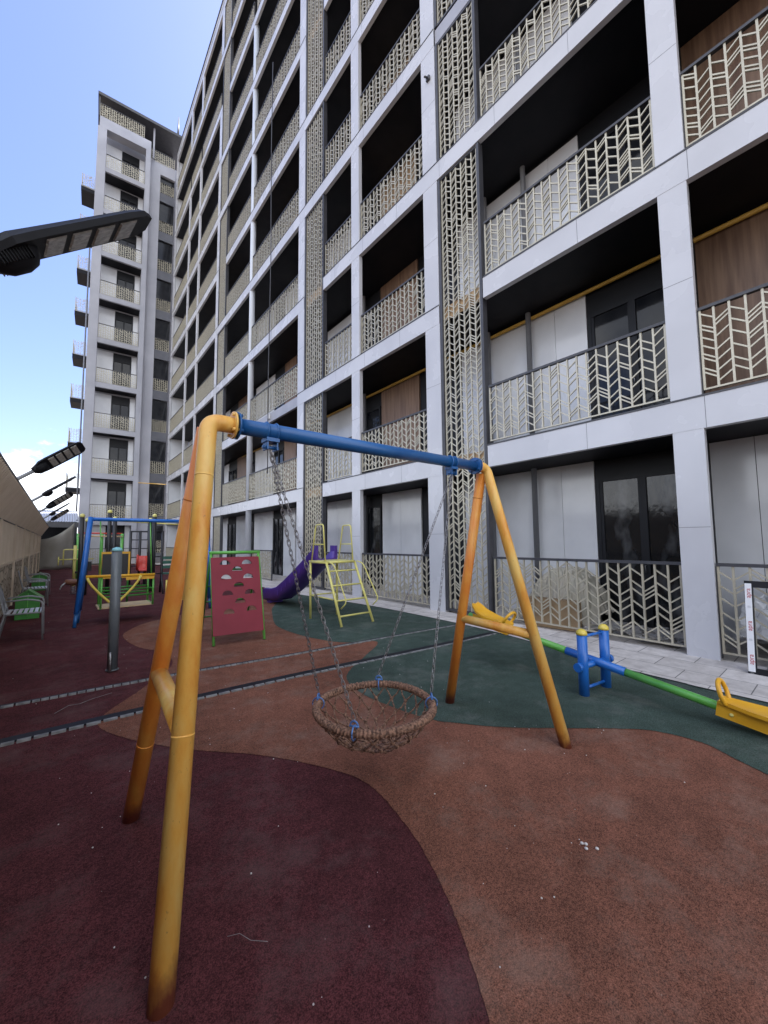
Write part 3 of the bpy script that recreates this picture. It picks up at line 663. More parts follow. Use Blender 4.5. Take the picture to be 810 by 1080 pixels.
o = m.build('tarpaulin', M['tarp']); sm = o.modifiers.new('solid', 'SOLIDIFY'); sm.thickness = .012
tag(o, 'sagging grey-tan tarpaulin hung between the fence end and the shed post', 'tarpaulin')

# ------------------------------------------------------------------ perimeter fence
fx = -.90
fn = thing('perimeter_fence', 'tan sheet-metal fence on a rubble stone base with its top leaning over the playground', 'fence', (fx, 12, 0))
def fp(mb, name, m_, par=fn):
    o = mb.build(name, m_, par); 
    if par is fn: o.matrix_parent_inverse = Matrix.Translation((-fx, -12, 0))
    return o
m = MB(); m.box(fx-.35, fx, -5, 30.5, -.02, 1.05); fp(m, 'stone_base', M['stone'])
m = MB(); m.box(fx-.36, fx+.03, -5, 30.5, 1.051, 1.10); fp(m, 'ledge', M['tan_sheet'])
m = MB(); ys = []; y = -5
while y < 30.5: ys += [(y, 0), (y+.13, 0), (y+.145, .022), (y+.165, .022)]; y += .18
m.sheet([[(fx-.02+d, y, 1.101) for y, d in ys], [(fx-.02+d, y, 2.0) for y, d in ys]])
m.box(fx-.08, fx-.03, -5, 30.5, 1.101, 2.0); fp(m, 'sheet_panel', M['tan_sheet'])
m = MB(); dv = Vector((.3, 0, .53)); nv = Vector((.53, 0, -.3)).normalized()
ys = []; y = -5
while y < 30.5: ys += [(y, 0), (y+.10, 0), (y+.115, .03), (y+.15, .03)]; y += .17
b0 = Vector((fx, 0, 2.005))
m.sheet([[b0+Vector((0, y, 0))+nv*d for y, d in ys], [b0+dv+Vector((0, y, 0))+nv*d for y, d in ys]])
P = [b0-nv*.01, b0+dv-nv*.01, b0+dv-nv*.03, b0-nv*.03]
m.prism([p+Vector((0, -5, 0)) for p in P], (0, 35.5, 0)); fp(m, 'overhang_panel', M['tan_sheet'])
m = MB(); c = b0+dv; m.box(c.x-.03, c.x+.02, -5, 30.5, c.z+.002, c.z+.035); fp(m, 'top_rail', M['steel'])
m = MB(); m.box(fx-.03, fx+.02, -5, 30.5, 1.985, 2.03); fp(m, 'mid_rail', M['steel'])
for y in [1+3.1*i for i in range(10)]:
    m = MB(); m.box(fx+.004, fx+.045, y-.035, y+.035, 0, 1.99); fp(m, 'post', M['tan_sheet'])

# ------------------------------------------------------------------ street lamps on the fence side
def make_lamp():
    t = thing('street_lamp', '', 'street lamp', (0, 0, 0), 0, 'LED street lamps leaning over the fence')
    d = Vector((.65, 0, .54)).normalized(); up = Vector((-d.z, 0, d.x)); A = Vector((0, 0, 0))   # origin: foot of pole
    p0 = Vector((-.75, 0, 0)); base = Vector((-.75, 0, 1.95)); p1 = Vector((.0, 0, 2.55)); head0 = Vector((.20, 0, 2.72))
    m = MB(); m.tube(fillet([p0, base, base+d*.6], .25)+[head0+d*.08], .03, 12); m.build('pole', M['chairmetal'], t)
    m = MB(); H = head0; w2 = .13; L_ = .84
    def pt(s_, y, u_): return H+d*s_+Vector((0, y, 0))+up*u_
    # housing: tapered slab with rounded tip
    prof = [(.0, .055, .045), (.06, .075, .055), (.14, .12, .06), (.24, w2, .055), (.72, w2, .045), (.80, .115, .04), (L_, .07, .028)]
    rows = []
    for s_, yw, th in prof:
        rows.append([pt(s_, -yw, -.012), pt(s_, -yw, th*.35), pt(s_, -yw*.6, th), pt(s_, yw*.6, th), pt(s_, yw, th*.35), pt(s_, yw, -.012), pt(s_, -yw, -.012)])
    m.sheet(rows); m._f([len(m.v)-7+i for i in range(6)]); m._f([i for i in range(6)][::-1])
    for q in range(6): m.box(0, 0, 0, 0, 0, 0) if False else None
    m.build('housing', M['lamp'], t)
    m = MB()
    rows = []
    for s_, yw, dp in [(.0, .03, .02), (.03, .062, .055), (.08, .078, .078), (.15, .082, .078), (.20, .072, .06), (.225, .05, .03)]:
        rows.append([pt(s_, yw*math.cos(a), -.012-dp*math.sin(a)**.8) for a in [math.pi*i/12 for i in range(13)]])
    m.smooth = True; m.sheet(rows); m.smooth = False
    m._f(list(range(13))); m._f([len(m.v)-13+i for i in range(13)])
    for q in range(11):
        s_ = .05+q*.013; m.hexa([pt(s_, -.09, -.012), pt(s_+.004, -.09, -.012), pt(s_+.004, .09, -.012), pt(s_, .09, -.012), pt(s_, -.082, -.06), pt(s_+.004, -.082, -.06), pt(s_+.004, .082, -.06), pt(s_, .082, -.06)])
    m.build('driver_box', M['lamp'], t)
    for q in range(4):
        m = MB(); a = .27+q*.125; b_ = a+.095
        m.hexa([pt(a, -.10, -.013), pt(b_, -.10, -.013), pt(b_, .10, -.013), pt(a, .10, -.013), pt(a+.006, -.094, -.020), pt(b_-.006, -.094, -.020), pt(b_-.006, .094, -.020), pt(a+.006, .094, -.020)])
        m.build('led_lens', M['lens'], t)
    return t
LPOS = [(-.535, 2.5, .10, 'large dark LED street lamp nearest the camera, its lens panels seen from below'),
        (-.60, 8.7, 0, 'dark LED street lamp over the fence with white cloud behind it, four lenses showing'),
        (-.60, 13.2, .03, 'thin dark street lamp over the fence, seen edge-on beside the tower'),
        (-.60, 17.0, -.02, 'street lamp over the fence just above the pale shed roof'),
        (-.60, 21.5, .0, 'street lamp over the fence crossing in front of the shed roof'),
        (-.60, 25.0, -.05, 'street lamp farthest along the fence, low against the shed fascia')]
ROLL = [R(8), R(-38), R(6), R(-40), R(4), R(-35)]
lp = make_lamp()
for i, (x, y, dz, lab) in enumerate(LPOS):
    o = lp if i == 0 else copy_tree(lp)
    o.location = (x, y, dz); o['label'] = lab
    axis = Vector((.65, 0, .54)).normalized(); H0 = Vector((.20, 0, 2.72))
    Rm = Matrix.Translation(H0) @ Matrix.Rotation(ROLL[i], 4, axis) @ Matrix.Translation(-H0)
    for c_ in o.children:
        if not c_.name.startswith('pole'): c_.matrix_local = Rm

# ------------------------------------------------------------------ foreground swing frame
sw = thing('swing_frame', 'orange pipe A-frame swing stand with blue crossbar in the foreground', 'swing frame', (1.6, 2.0, 0))
SO = Vector((1.6, 2.0, 0))
def sp_(mb, name, m_, par=sw):
    o = mb.build(name, m_, par)
    if par is sw: o.matrix_parent_inverse = Matrix.Translation(-SO)
    return o
rl = .0415
zt = 2.095
# left A
foot = Vector((.315, 1.545, 0)); top = Vector((.535, 1.985, zt)); d = (top-foot).normalized()
m = MB(); m.mi = 0
m.tube(fillet([foot-d*.02, top, Vector((.675, 2.0, zt+.005))], .06, 10), rl, 24); 
a_ = foot+d*1.86; m.tube([a_-d*.004, a_+d*.004], rl+.0008, 24); a_ = foot+d*.78; m.tube([a_-d*.004, a_+d*.004], rl+.0008, 24)
sp_(m, 'leg', M['orange'])
foot2 = Vector((.36, 2.63, 0)); top2 = Vector((.532, 2.0, zt-.015)); d2 = (top2-foot2).normalized()
m = MB(); m.mi = 0; m.tube([foot2-d2*.02, top2-d2*.02], rl, 24)
a_ = foot2+d2*.45; m.tube([a_-d2*.004, a_+d2*.004], rl+.0008, 24); a_ = foot2+d2*1.8; m.tube([a_-d2*.004, a_+d2*.004], rl+.0008, 24)
sp_(m, 'leg', M['orange_deep'])
def at_z(f, dd, z): return f+dd*(z/dd.z)
m = MB(); m.tube([at_z(foot, d, .775), at_z(foot2, d2, .82)], .040, 20); sp_(m, 'brace', M['orange'])
# right A
foot = Vector((2.90, 1.44, 0)); top = Vector((2.80, 1.99, zt+.03)); d = (top-foot).normalized()
m = MB(); m.mi = 0; m.tube(fillet([foot-d*.02, top, Vector((2.66, 2.0, zt+.03))], .085, 10), rl, 24); sp_(m, 'leg', M['orange'])
foot2 = Vector((2.85, 2.50, 0)); top2 = Vector((2.78, 2.02, zt)); d2 = (top2-foot2).normalized()
m = MB(); m.mi = 0; m.tube([foot2-d2*.02, top2-d2*.02], rl, 24); a_ = foot2+d2*1.92; m.tube([a_-d2*.004, a_+d2*.004], rl+.0008, 24); sp_(m, 'leg', M['orange_deep'])
m = MB(); m.tube([at_z(foot, d, .76), at_z(foot2, d2, .80)], .036, 20); sp_(m, 'brace', M['orange'])
# crossbar and flanges
A = Vector((.675, 2.0, zt+.006)); B = Vector((2.655, 2.0, zt+.03))
m = MB(); m.tube([A, B], .0415, 28); sp_(m, 'crossbar', M['blue'])
def flange(p, s, m_):
    m = MB(); m.tube([p, p+Vector((s*.009, 0, 0))], .070, 24)
    for q in range(4):
        a = q*math.pi/2+.6; c = p+Vector((0, math.cos(a)*.057, math.sin(a)*.057)); m.tube([c-Vector((s*.012, 0, 0)), c+Vector((s*.022, 0, 0))], .009, 6)
    sp_(m, 'flange', m_)
flange(A-Vector((.012, 0, 0)), -1, M['orange']); flange(A-Vector((.002, 0, 0)), 1, M['blue'])
flange(B+Vector((.012, 0, 0)), 1, M['blue']); flange(B+Vector((.002, 0, 0)), -1, M['blue'])
HANG = [Vector((.86, 2.0, 0)), Vector((2.36, 2.0, 0))]
for h in HANG:
    zb = zt+.006+(h.x-.675)/1.98*.024
    m = MB()
    for s in (-.028, .028):
        m.tube(arc((h.x+s, 2.0, zb), .0445, 0, 2*math.pi, 24, (0, 1, 0), (0, 0, 1)), .006, 8)
    m.box(h.x-.036, h.x+.036, 1.962, 2.038, zb-.062, zb-.042)
    for s in (-.030, .024): m.box(h.x+s, h.x+s+.008, 1.97, 2.03, zb-.105, zb-.0625)
    m.tube([(h.x-.045, 2.0, zb-.09), (h.x+.045, 2.0, zb-.09)], .010, 8)
    sp_(m, 'hanger', M['blue']); h.z = zb-.105

# ------------------------------------------------------------------ nest swing
NC = Vector((1.585, 2.02, .455)); NR = .368
ns = thing('nest_swing', 'round brown rope nest seat hanging on four chains from the blue crossbar', 'nest swing', NC)
def np_(mb, name, m_): return mb.build(name, m_, ns)
iR = Vector((math.cos(yaw), -math.sin(yaw), 0)); iF = Vector((math.sin(yaw), math.cos(yaw), 0))
m = MB(); nn = 960; pts = []; rs = []
for i in range(nn):
    a = 2*math.pi*i/nn; pts.append((NR*math.cos(a), NR*math.sin(a), .004*math.sin(a*3))); rs.append(.0236+.0026*math.sin(i*2*math.pi/9)+.0012*math.sin(i*.37)+random.uniform(-.0004, .0004))
m.tube(pts, rs, 14, closed=True); np_(m, 'ring', M['rope'])
lev = [(.358, .0), (.325, -.075), (.27, -.135), (.20, -.18), (.12, -.21), (.045, -.222)]
m = MB(); K = 18
def npnt(l, j):
    r_, z = lev[l]; a = 2*math.pi*(j+(.5 if l % 2 else 0))/K; return Vector((r_*math.cos(a), r_*math.sin(a), z+.006*math.sin(j*2.3+l)))
rn = random.Random(3)
def cord(a, b):
    mid = (a+b)/2+Vector((rn.uniform(-.006, .006), rn.uniform(-.006, .006), -.006)); m.tube([a, mid, b], .0052, 6)
for l in range(len(lev)-1):
    for j in range(K):
        cord(npnt(l, j), npnt(l+1, j)); cord(npnt(l, j), npnt(l+1, j-1 if l % 2 == 0 else j+1))
        if l: m.ball(npnt(l, j), .0135, 8, 6)
m.ball((0, 0, -.222), .03, 10, 6); 
np_(m, 'rope_net', M['rope'])
def chain(a, b):
    m = MB(); d = (b-a); n_ = round(d.length/.031); d.normalize(); s1 = d.cross(Vector((0, 1, 0.2))).normalized(); s2 = d.cross(s1).normalized()
    for i in range(n_):
        c = a+(b-a)*((i+.5)/n_); s_ = (s1 if i % 2 else s2); pts = []
        for q in range(12):
            t = 2*math.pi*q/12; cx = math.cos(t); sx = math.sin(t)
            pts.append(c+d*(.0105*(1 if cx > 0 else -1)*(abs(cx) > .3)+.0115*cx)+s_*.0095*sx)
        m.tube(pts, .0023, 6, closed=True)
    return m
ends = [(0, -iR*NR*.97+iF*.04), (0, -iF*NR*.93-iR*.10), (1, iF*NR*.93+iR*.02), (1, iR*NR*.97+iF*.03)]
for hi, off in ends:
    off = off.normalized()*NR; e = Vector((off.x, off.y, .045)); h = HANG[hi]-NC
    np_(chain(h, e+Vector((0, 0, .03))), 'chain', M['galv'])
    m = MB(); tng = Vector((-off.y, off.x, 0)).normalized()
    m.tube(arc(e+Vector((0, 0, -.005)), .022, R(-20), R(200), 12, tng, (0, 0, 1)), .005, 8); m.tube([e+tng*.028+Vector((0, 0, -.01)), e-tng*.028+Vector((0, 0, -.01))], .006, 8)
    m.tube(arc((off.x, off.y, 0), .038, 0, 2*math.pi, 16, off.normalized(), (0, 0, 1)), .004, 6)
    np_(m, 'shackle', M['shackle'])

# ------------------------------------------------------------------ seesaw
ss = thing('seesaw', 'green and blue pipe seesaw with yellow plastic seats on two blue posts', 'seesaw', (4.155, 1.735, 0))
m = MB(); m.tube([(-.195, .025, 0), (-.195, .025, .57)], .047, 20); m.build('post', M['blue_bright'], ss)
m = MB(); m.tube([(.195, -.025, 0), (.195, -.025, .57)], .047, 20); m.build('post', M['blue_bright'], ss)
for x, y in ((-.195, .025), (.195, -.025)):
    m = MB(); m.tube([(x, y, .571), (x, y, .588), (x, y, .605), (x, y, .622), (x, y, .628)], [.050, .050, .044, .026, .005], 18); m.build('post_cap', M['yellow'], ss)
m = MB(); m.tube([(-.27, .034, .27), (.27, -.034, .27)], .03, 14); m.tube([(-.29, .037, .27), (-.25, .032, .27)], .042, 12); m.tube([(.25, -.032, .27), (.29, -.037, .27)], .042, 12)
m.tube([(-.195, .025, .55), (.195, -.025, .55)], .014, 10); m.tube([(-.195, .025, .06), (.195, -.025, .06)], .014, 10); m.build('axle', M['blue_bright'], ss)
bd = Vector((0, -1, -.155)).normalized(); c = Vector((0, 0, .29))
m = MB(); m.tube([c-bd*.28, c+bd*.28], .041, 20); m.build('beam_sleeve', M['blue_bright'], ss)
m = MB(); m.tube([c-bd*1.55, c-bd*.281], .036, 20); m.tube([c+bd*.281, c+bd*1.45], .036, 20); m.build('beam', M['greenp'], ss)
def sseat(s):
    d = bd*s; upv = Vector((0, -d.z, d.y))
    if upv.z < 0: upv = -upv
    X = Vector((1, 0, 0)); o = c+d*.96
    def P(a, x, u): return o+d*a+X*x+upv*u
    m = MB()
    rows = []
    for a, wd, u in [(0, .075, .055), (.08, .085, .06), (.2, .115, .065), (.32, .13, .075), (.42, .12, .10), (.50, .09, .15), (.53, .06, .17)]:
        rows.append([P(a, wd*k_, u+.018*abs(k_)**2) for k_ in (-1, -.6, 0, .6, 1)])
    m.smooth = True; m.sheet(rows); m.sheet([[p-upv*.028 for p in r_][::-1] for r_ in rows])
    for e in (0, 4): m.sheet([[r_[e] for r_ in rows], [r_[e]-upv*.028 for r_ in rows]])
    m.sheet([rows[0], [p-upv*.028 for p in rows[0]]]); m.sheet([rows[-1], [p-upv*.028 for p in rows[-1]]]); m.smooth = False
    for sx in (-1, 1): m.hexa([P(0, sx*.055-.006, -.055), P(.50, sx*.055-.006, -.055), P(.50, sx*.055+.006, -.055), P(0, sx*.055+.006, -.055), P(0, sx*.055-.006, .05), P(.50, sx*.055-.006, .055), P(.50, sx*.055+.006, .055), P(0, sx*.055+.006, .05)])
    m.hexa([P(-.004, -.062, -.055), P(.006, -.062, -.055), P(.006, .062, -.055), P(-.004, .062, -.055), P(-.004, -.062, .05), P(.006, -.062, .05), P(.006, .062, .05), P(-.004, .062, .05)])
    st = m.build('seat', M['seat_yel'], ss)
    m = MB(); hp = [P(.05, -.075, .055), P(.02, -.10, .12), P(-.01, -.07, .185), P(-.02, 0, .21), P(-.01, .07, .185), P(.02, .10, .12), P(.05, .075, .055)]
    q = []
    for i in range(len(hp)-1):
        p0, p1, p2, p3 = hp[max(i-1, 0)], hp[i], hp[i+1], hp[min(i+2, len(hp)-1)]
        for t in (0, .25, .5, .75): q.append(.5*((2*p1)+(p2-p0)*t+(2*p0-5*p1+4*p2-p3)*t*t+(3*p1-p0-3*p2+p3)*t**3))
    q.append(hp[-1]); m.tube(q, .017, 12); m.build('handle', M['seat_yel'], st)
    m = MB()
    for a in (.09, .38):
        for sx in (-1, 1): m.ball(P(a, sx*.062, -.01), .014, 10, 6)
    m.build('bolt_cap', M['yellow_pale'], st)
sseat(1); sseat(-1)

# ------------------------------------------------------------------ climbing wall
cw = thing('climbing_wall', 'crimson climbing board with half-moon holes on a green A-frame', 'climbing wall', (2.13, 5.95, 0))
def board_mesh():
    bm = bmesh.new(); W, Hh = .73, 1.18
    out = [bm.verts.new((x, 0, z)) for x, z in ((-W/2, .0), (W/2, .0), (W/2, Hh), (-W/2, Hh))]
    es = [bm.edges.new((out[i], out[(i+1) % 4])) for i in range(4)]
    holes = [(-.16, 1.06), (.17, 1.06), (.02, .955), (-.15, .83), (.18, .83), (.03, .70), (-.14, .58), (.19, .58), (.04, .45), (-.13, .30), (.20, .32)]
    for hx, hz in holes:
        pts = [(hx-.078, hz)]+[(hx+.078*math.cos(math.pi-math.pi*i/10), hz+.074*math.sin(math.pi*i/10)) for i in range(1, 10)]+[(hx+.078, hz)]
        vs = [bm.verts.new((x, 0, z)) for x, z in pts]; es += [bm.edges.new((vs[i], vs[(i+1) % len(vs)])) for i in range(len(vs))]
    bmesh.ops.triangle_fill(bm, edges=es, use_beauty=True)
    me = bpy.data.meshes.new('board'); bm.to_mesh(me); bm.free(); me.materials.append(M['red_board']); return me
bo = link('board', board_mesh(), cw, (-.015, .018, .145)); bo.rotation_euler = (R(-18), 0, R(-7)); s_ = bo.modifiers.new('solid', 'SOLIDIFY'); s_.thickness = .02; s_.offset = 0
rzm = Matrix.Rotation(R(-7), 3, 'Z')
def cwp(x, y, z): return rzm @ Vector((x, y, z))
ta = math.tan(R(18)); m = MB()
for x in (-.365, .365): m.tube([cwp(x, .035, 0), cwp(x, .035+1.33*ta, 1.33)], .02, 12)
m.tube([cwp(-.39, .035+1.34*ta, 1.34), cwp(.39, .035+1.34*ta, 1.34)], .026, 14); m.build('front_frame', M['greenp'], cw)
m = MB()
for x in (-.365, .365): m.tube([cwp(x, .035+1.34*ta, 1.33), cwp(x, 1.25, 0)], .018, 12)
for i in range(4):
    z = .25+.27*i; y = .035+1.34*ta+(1.25-.035-1.34*ta)*(1-z/1.33); m.tube([cwp(-.365, y, z), cwp(.365, y, z)], .013, 10)
m.build('rear_ladder', M['dgreen'], cw)

# ------------------------------------------------------------------ slide
sl = thing('slide', 'purple plastic slide with a yellow tubular ladder and platform', 'slide', (4.15, 6.6, 0))
def slp(x, y, z): return (x-4.15, y-6.6, z)
PZ = 1.11
for x in (3.84, 4.46):
    m = MB(); m.tube([slp(x, 6.92, 0), slp(x, 6.92, PZ)], .023, 12); m.build('leg', M['yellow_pale'], sl)
m = MB(); m.box(3.82-4.15, 4.48-4.15, 6.32-6.6, 6.95-6.6, PZ-.02, PZ+.02)
for x in (3.84, 4.46): m.tube([slp(x, 6.30, PZ), slp(x, 6.96, PZ)], .024, 12)
m.tube([slp(3.84, 6.31, PZ), slp(4.46, 6.31, PZ)], .024, 12); m.build('platform', M['yellow_pale'], sl)
m = MB()
for x0, x1 in ((3.84, 3.86), (4.48, 4.56)): m.tube([slp(x0, 6.32, PZ), slp(x1, 5.84, 0)], .024, 12)
for i in range(4):
    z = .17+.26*i; t = 1-z/PZ; m.tube([slp(3.84+.02*t, 6.32-.48*t, z), slp(4.48+.08*t, 6.32-.48*t, z)], .016, 10)
m.tube([slp(3.84, 6.92, .45), slp(4.46, 6.92, .45)], .014, 8); m.tube([slp(3.84, 6.92, .45), slp(3.85, 6.12, .45)], .014, 8); m.build('ladder', M['yellow_pale'], sl)
for x in (3.84, 4.47):
    m = MB(); m.tube(fillet([slp(x, 6.36, PZ), slp(x, 6.44, PZ+.72), slp(x, 6.72, PZ+.72), slp(x, 6.88, PZ)], .06, 6), .014, 10); m.tube([slp(x, 6.40, PZ+.34), slp(x, 6.80, PZ+.34)], .011, 8); m.build('guard_loop', M['yellow_pale'], sl)
for x0, x1 in ((3.86, 3.88), (4.52, 4.60)):
    m = MB(); m.tube(fillet([slp(x0, 6.30, PZ+.01), slp(x0+.03, 6.14, PZ-.03), slp(x1+.06, 5.80, .42), slp(x1+.02, 5.92, .30)], .07, 6), .012, 10); m.build('handrail', M['yellow_pale'], sl)
m = MB(); rows = []; prof = [(6.95, 1.15), (7.15, 1.12), (7.4, .98), (7.9, .70), (8.4, .44), (8.8, .26), (9.1, .20), (9.4, .19), (9.55, .15)]
sec = [(-.27, .17), (-.235, .19), (-.20, .16), (-.185, .02), (-.12, 0), (.12, 0), (.185, .02), (.20, .16), (.235, .19), (.27, .17), (.255, -.06), (.15, -.12), (-.15, -.12), (-.255, -.06), (-.27, .17)]
for y, z in prof: rows.append([slp(4.22+x, y, z+u_) for x, u_ in sec])
m.smooth = True; m.sheet(rows); m.smooth = False
m._f([i for i in range(14)][::-1]); b_ = len(m.v)-15; m._f([b_+i for i in range(14)])
m.box(4.05-4.15, 4.4-4.15, 9.35-6.6, 9.5-6.6, 0, .14)
for q in range(7):
    t = q/6; y = 7.4+1.3*t; z = .98-.68*t; m.hexa([slp(3.955, y, z-.03), slp(3.975, y, z-.03), slp(3.975, y+.03, z-.045), slp(3.955, y+.03, z-.045), slp(3.955, y, z+.15), slp(3.975, y, z+.15), slp(3.975, y+.03, z+.135), slp(3.955, y+.03, z+.135)])
for x in (3.97, 4.42): m.box(x-4.15, x+.05-4.15, 6.93-6.6, 7.13-6.6, 1.17, 1.42)
m.build('chute', M['purple'], sl)

# ------------------------------------------------------------------ bollard
bl_ = thing('bollard', 'tall grey steel post with pale cyan cap standing on the maroon rubber', 'post', (.535, 5.74, 0))
m = MB(); m.tube([(0, 0, 0), (0, 0, 1.41)], .054, 24); m.tube([(0, 0, 0), (0, 0, .012)], .066, 20); m.build('shaft', M['boll'], bl_)
m = MB(); m.tube([(0, 0, 1.4102), (0, 0, 1.425), (0, 0, 1.445), (0, 0, 1.458)], [.057, .057, .045, .01], 20); m.build('cap', M['cyan'], bl_)
m = MB(); m.tube([(-.03, -.085, 0), (-.03, -.075, .12), (-.03, -.057, .22)], .014, 10); m.build('stub_pipe', M['galv'], bl_)

# ------------------------------------------------------------------ chairs along the fence
def make_chair():
    t = thing('patio_chair', '', 'chair', (0, 0, 0), 0, 'metal chairs along the fence')
    w2, h = .27, .43
    for sy in (-1, 1):
        m = MB(); m.tube(fillet([(.24, sy*w2, 0), (.22, sy*w2, .60), (.05, sy*w2, .645), (-.22, sy*(w2-.02), .63)], .05, 5), .013, 10); m.build('front_leg', M['chairmetal'], t)
        m = MB(); m.tube([(-.30, sy*w2*.95, 0), (-.21, sy*w2*.9, h), (-.27, sy*.20, .66)], .013, 10); m.build('rear_leg', M['chairmetal'], t)
    m = MB(); m.tube(fillet([(-.21, -w2, h), (.23, -w2, h), (.23, w2, h), (-.21, w2, h), (-.21, -w2, h)], .03, 4), .012, 8); m.build('seat_frame', M['chairmetal'], t)
    m = MB()
    for i in range(7):
        x = -.17+i*.064; m.box(x-.02, x+.02, -w2+.01, w2-.01, h+.004, h+.016)
    m.build('seat', M['slat'], t)
    m = MB(); c = Vector((-.27, 0, .66)); up = Vector((-.20, 0, .98)).normalized()
    el = [c+Vector((0, math.cos(a)*.215, 0))+up*math.sin(a)*.215 for a in [2*math.pi*i/28 for i in range(28)]]
    m.tube(el, .012, 8, closed=True)
    for i in range(-9, 10):
        y = i*.021; hh = math.sqrt(max(0, .21**2-y*y)); m.tube([c+Vector((0, y, 0))-up*hh, c+Vector((0, y, 0))+up*hh], .0035, 5)
        m.tube([c+up*y-Vector((0, hh, 0)), c+up*y+Vector((0, hh, 0))], .0035, 5)
    m.build('backrest', M['chairmetal'], t); return t
ch = make_chair()
for i, (x, y, rz, lab) in enumerate([(-.40, 8.55, 0, 'grey metal patio chair with silver slats by the fence, nearest the camera'), (-.44, 12.9, .08, 'grey metal patio chair by the fence, second from the camera, between the green boxes'), (-.44, 15.2, -.05, 'grey metal patio chair by the fence farthest from the camera, against the second green box')]):
    o = ch if i == 0 else copy_tree(ch); o.location = (x, y, 0); o.rotation_euler.z = rz; o['label'] = lab
def make_house():
    t = thing('house_shaped_box', '', 'box', (0, 0, 0), 0, 'green house-shaped boxes along the fence')
    m = MB(); m.prism([(-.21, -.2, 0), (.21, -.2, 0), (.21, -.2, .46), (0, -.2, .64), (-.21, -.2, .46)], (0, .4, 0)); m.build('body', M['dgreen'], t)
    m = MB()
    for s in (-1, 1): m.hexa([(0, -.24, .645), (s*.27, -.24, .425), (s*.27, .24, .425), (0, .24, .645), (0, -.24, .665), (s*.275, -.24, .445), (s*.275, .24, .445), (0, .24, .665)])
    m.build('roof', M['dgreen'], t)
    m = MB(); m.tube([(.0, -.212, .05), (.0, -.212, .60)], .008, 6); m.build('front_trim', M['greenp'], t); return t
hb = make_house()
for i, (x, y, lab) in enumerate([(-.46, 10.9, 'green house-shaped box standing right behind the nearest metal chair'), (-.48, 17.2, 'green house-shaped box farther along the fence, behind the farthest metal chair')]):
    o = hb if i == 0 else copy_tree(hb); o.location = (x, y, 0); o['label'] = lab; o.scale = (.88, .88, .88)

# ------------------------------------------------------------------ blue swing frame and glider bench
bf = thing('blue_swing_frame', 'blue tubular swing stand with the green glider bench hanging from it', 'swing frame', (1.45, 9.3, 0))
def bfp(x, y, z): return (x-1.45, y-9.3, z)
BZ = 1.97
for (fx_, fy, tx) in ((.31, 9.55, .43), (.25, 9.02, .43), (2.64, 9.0, 2.5), (2.72, 9.6, 2.5)):
    m = MB(); m.mi = 0; m.tube([bfp(fx_+(tx-fx_)*.12, fy+(9.3-fy)*.12, BZ*.12), bfp(tx, 9.3, BZ+.04)], .042, 14); m.mi = 1; m.tube([bfp(fx_, fy, 0), bfp(fx_+(tx-fx_)*.119, fy+(9.3-fy)*.119, BZ*.119)], .030, 12); m.build('leg', [M['blue_bright'], M['blue']], bf)
m = MB(); m.tube([bfp(.40, 9.3, BZ), bfp(2.53, 9.3, BZ)], .036, 14); m.build('crossbar', M['blue_bright'], bf)
gl = thing('glider_bench', 'green glider bench with yellow rail and curved arms hanging in the blue frame', 'swing bench', (1.0, 9.3, 0))
def glp(x, y, z): return (x-1.0, y-9.3, z)
for x in (.62, 1.46):
    m = MB()
    for y in (9.0, 9.6): m.tube([glp(x, y, .30), glp(x, y, .86)], .018, 10)
    m.tube([glp(x, 9.0, .86), glp(x, 9.6, .86)], .016, 10); m.tube([glp(x, 9.0, .30), glp(x, 9.6, .30)], .016, 10); m.tube([glp(x+.01, 9.3, .86), glp(x-.04, 9.3, 1.93)], .011, 10); m.build('side_frame', M['greenp'], gl)
m = MB()
for z in (.50, .62):
    for y in (9.0, 9.6):
        m = MB(); m.tube([glp(.62, y, z), glp(1.46, y, z)], .016, 10); m.build('side_rail', M['dgreen'], gl)
m = MB(); m.box(-.42, .48, -.29, .29, .285, .31); m.build('footboard', M['ply'], gl)
m = MB(); m.tube([glp(.38, 8.98, .90), glp(1.48, 8.98, .88)], .026, 12); m.box(.0, .47, -.33, -.27, .80, .86); m.build('rail', M['seat_yel'], gl)
for x0, x1 in ((.40, .78), (1.24, .86)):
    m = MB(); m.tube([glp(x0+(x1-x0)*t, 8.94, .88-.50*(t**.75)) for t in [i/10 for i in range(11)]], .022, 10); m.build('curved_arm', M['yellow'], gl)

# ------------------------------------------------------------------ outdoor gym at the far end
def gpole(x, y, h, lab):
    t = thing('gym_pole', lab, 'pole', (x, y, 0), 0, 'black gym poles with ball caps')
    m = MB(); m.tube([(0, 0, 0), (0, 0, h)], .055, 14); m.build('shaft', M['black'], t)
    m = MB(); m.ball((0, 0, h+.04), .065, 12, 8); m.build('ball_cap', M['yellow_pale'], t)
for x, y, h, lab in ((.45, 14.0, 2.26, 'taller black gym pole with ball cap just left of the blue swing leg'), (.60, 14.6, 2.16, 'shorter black gym pole with ball cap just left of the blue swing leg'),
                     (1.14, 14.6, 2.44, 'black gym pole rising above the blackboard, taller of that pair'), (1.25, 14.3, 2.22, 'black gym pole rising above the blackboard, shorter of that pair'),
                     (2.17, 14.2, 2.20, 'black gym pole by the tower stair strip, shorter of that pair'), (2.30, 14.3, 2.34, 'black gym pole by the tower stair strip, taller of that pair')):
    gpole(x, y, h, lab)
m = MB(); m.tube([(1.25, 14.3, 2.19), (2.17, 14.2, 2.15)], .022, 10); m.tube([(2.30, 14.3, 2.14), (3.2, 14.6, 2.12)], .022, 10)
tag(m.build('pull_up_bar', M['yellow_pale']), 'thin yellow pull-up bar spanning the tops of the black gym poles', 'exercise bar')
t = thing('high_bar_frame', 'green posts carrying a red and cream horizontal bar behind the blue swing leg', 'exercise bar', (1.2, 19, 0))
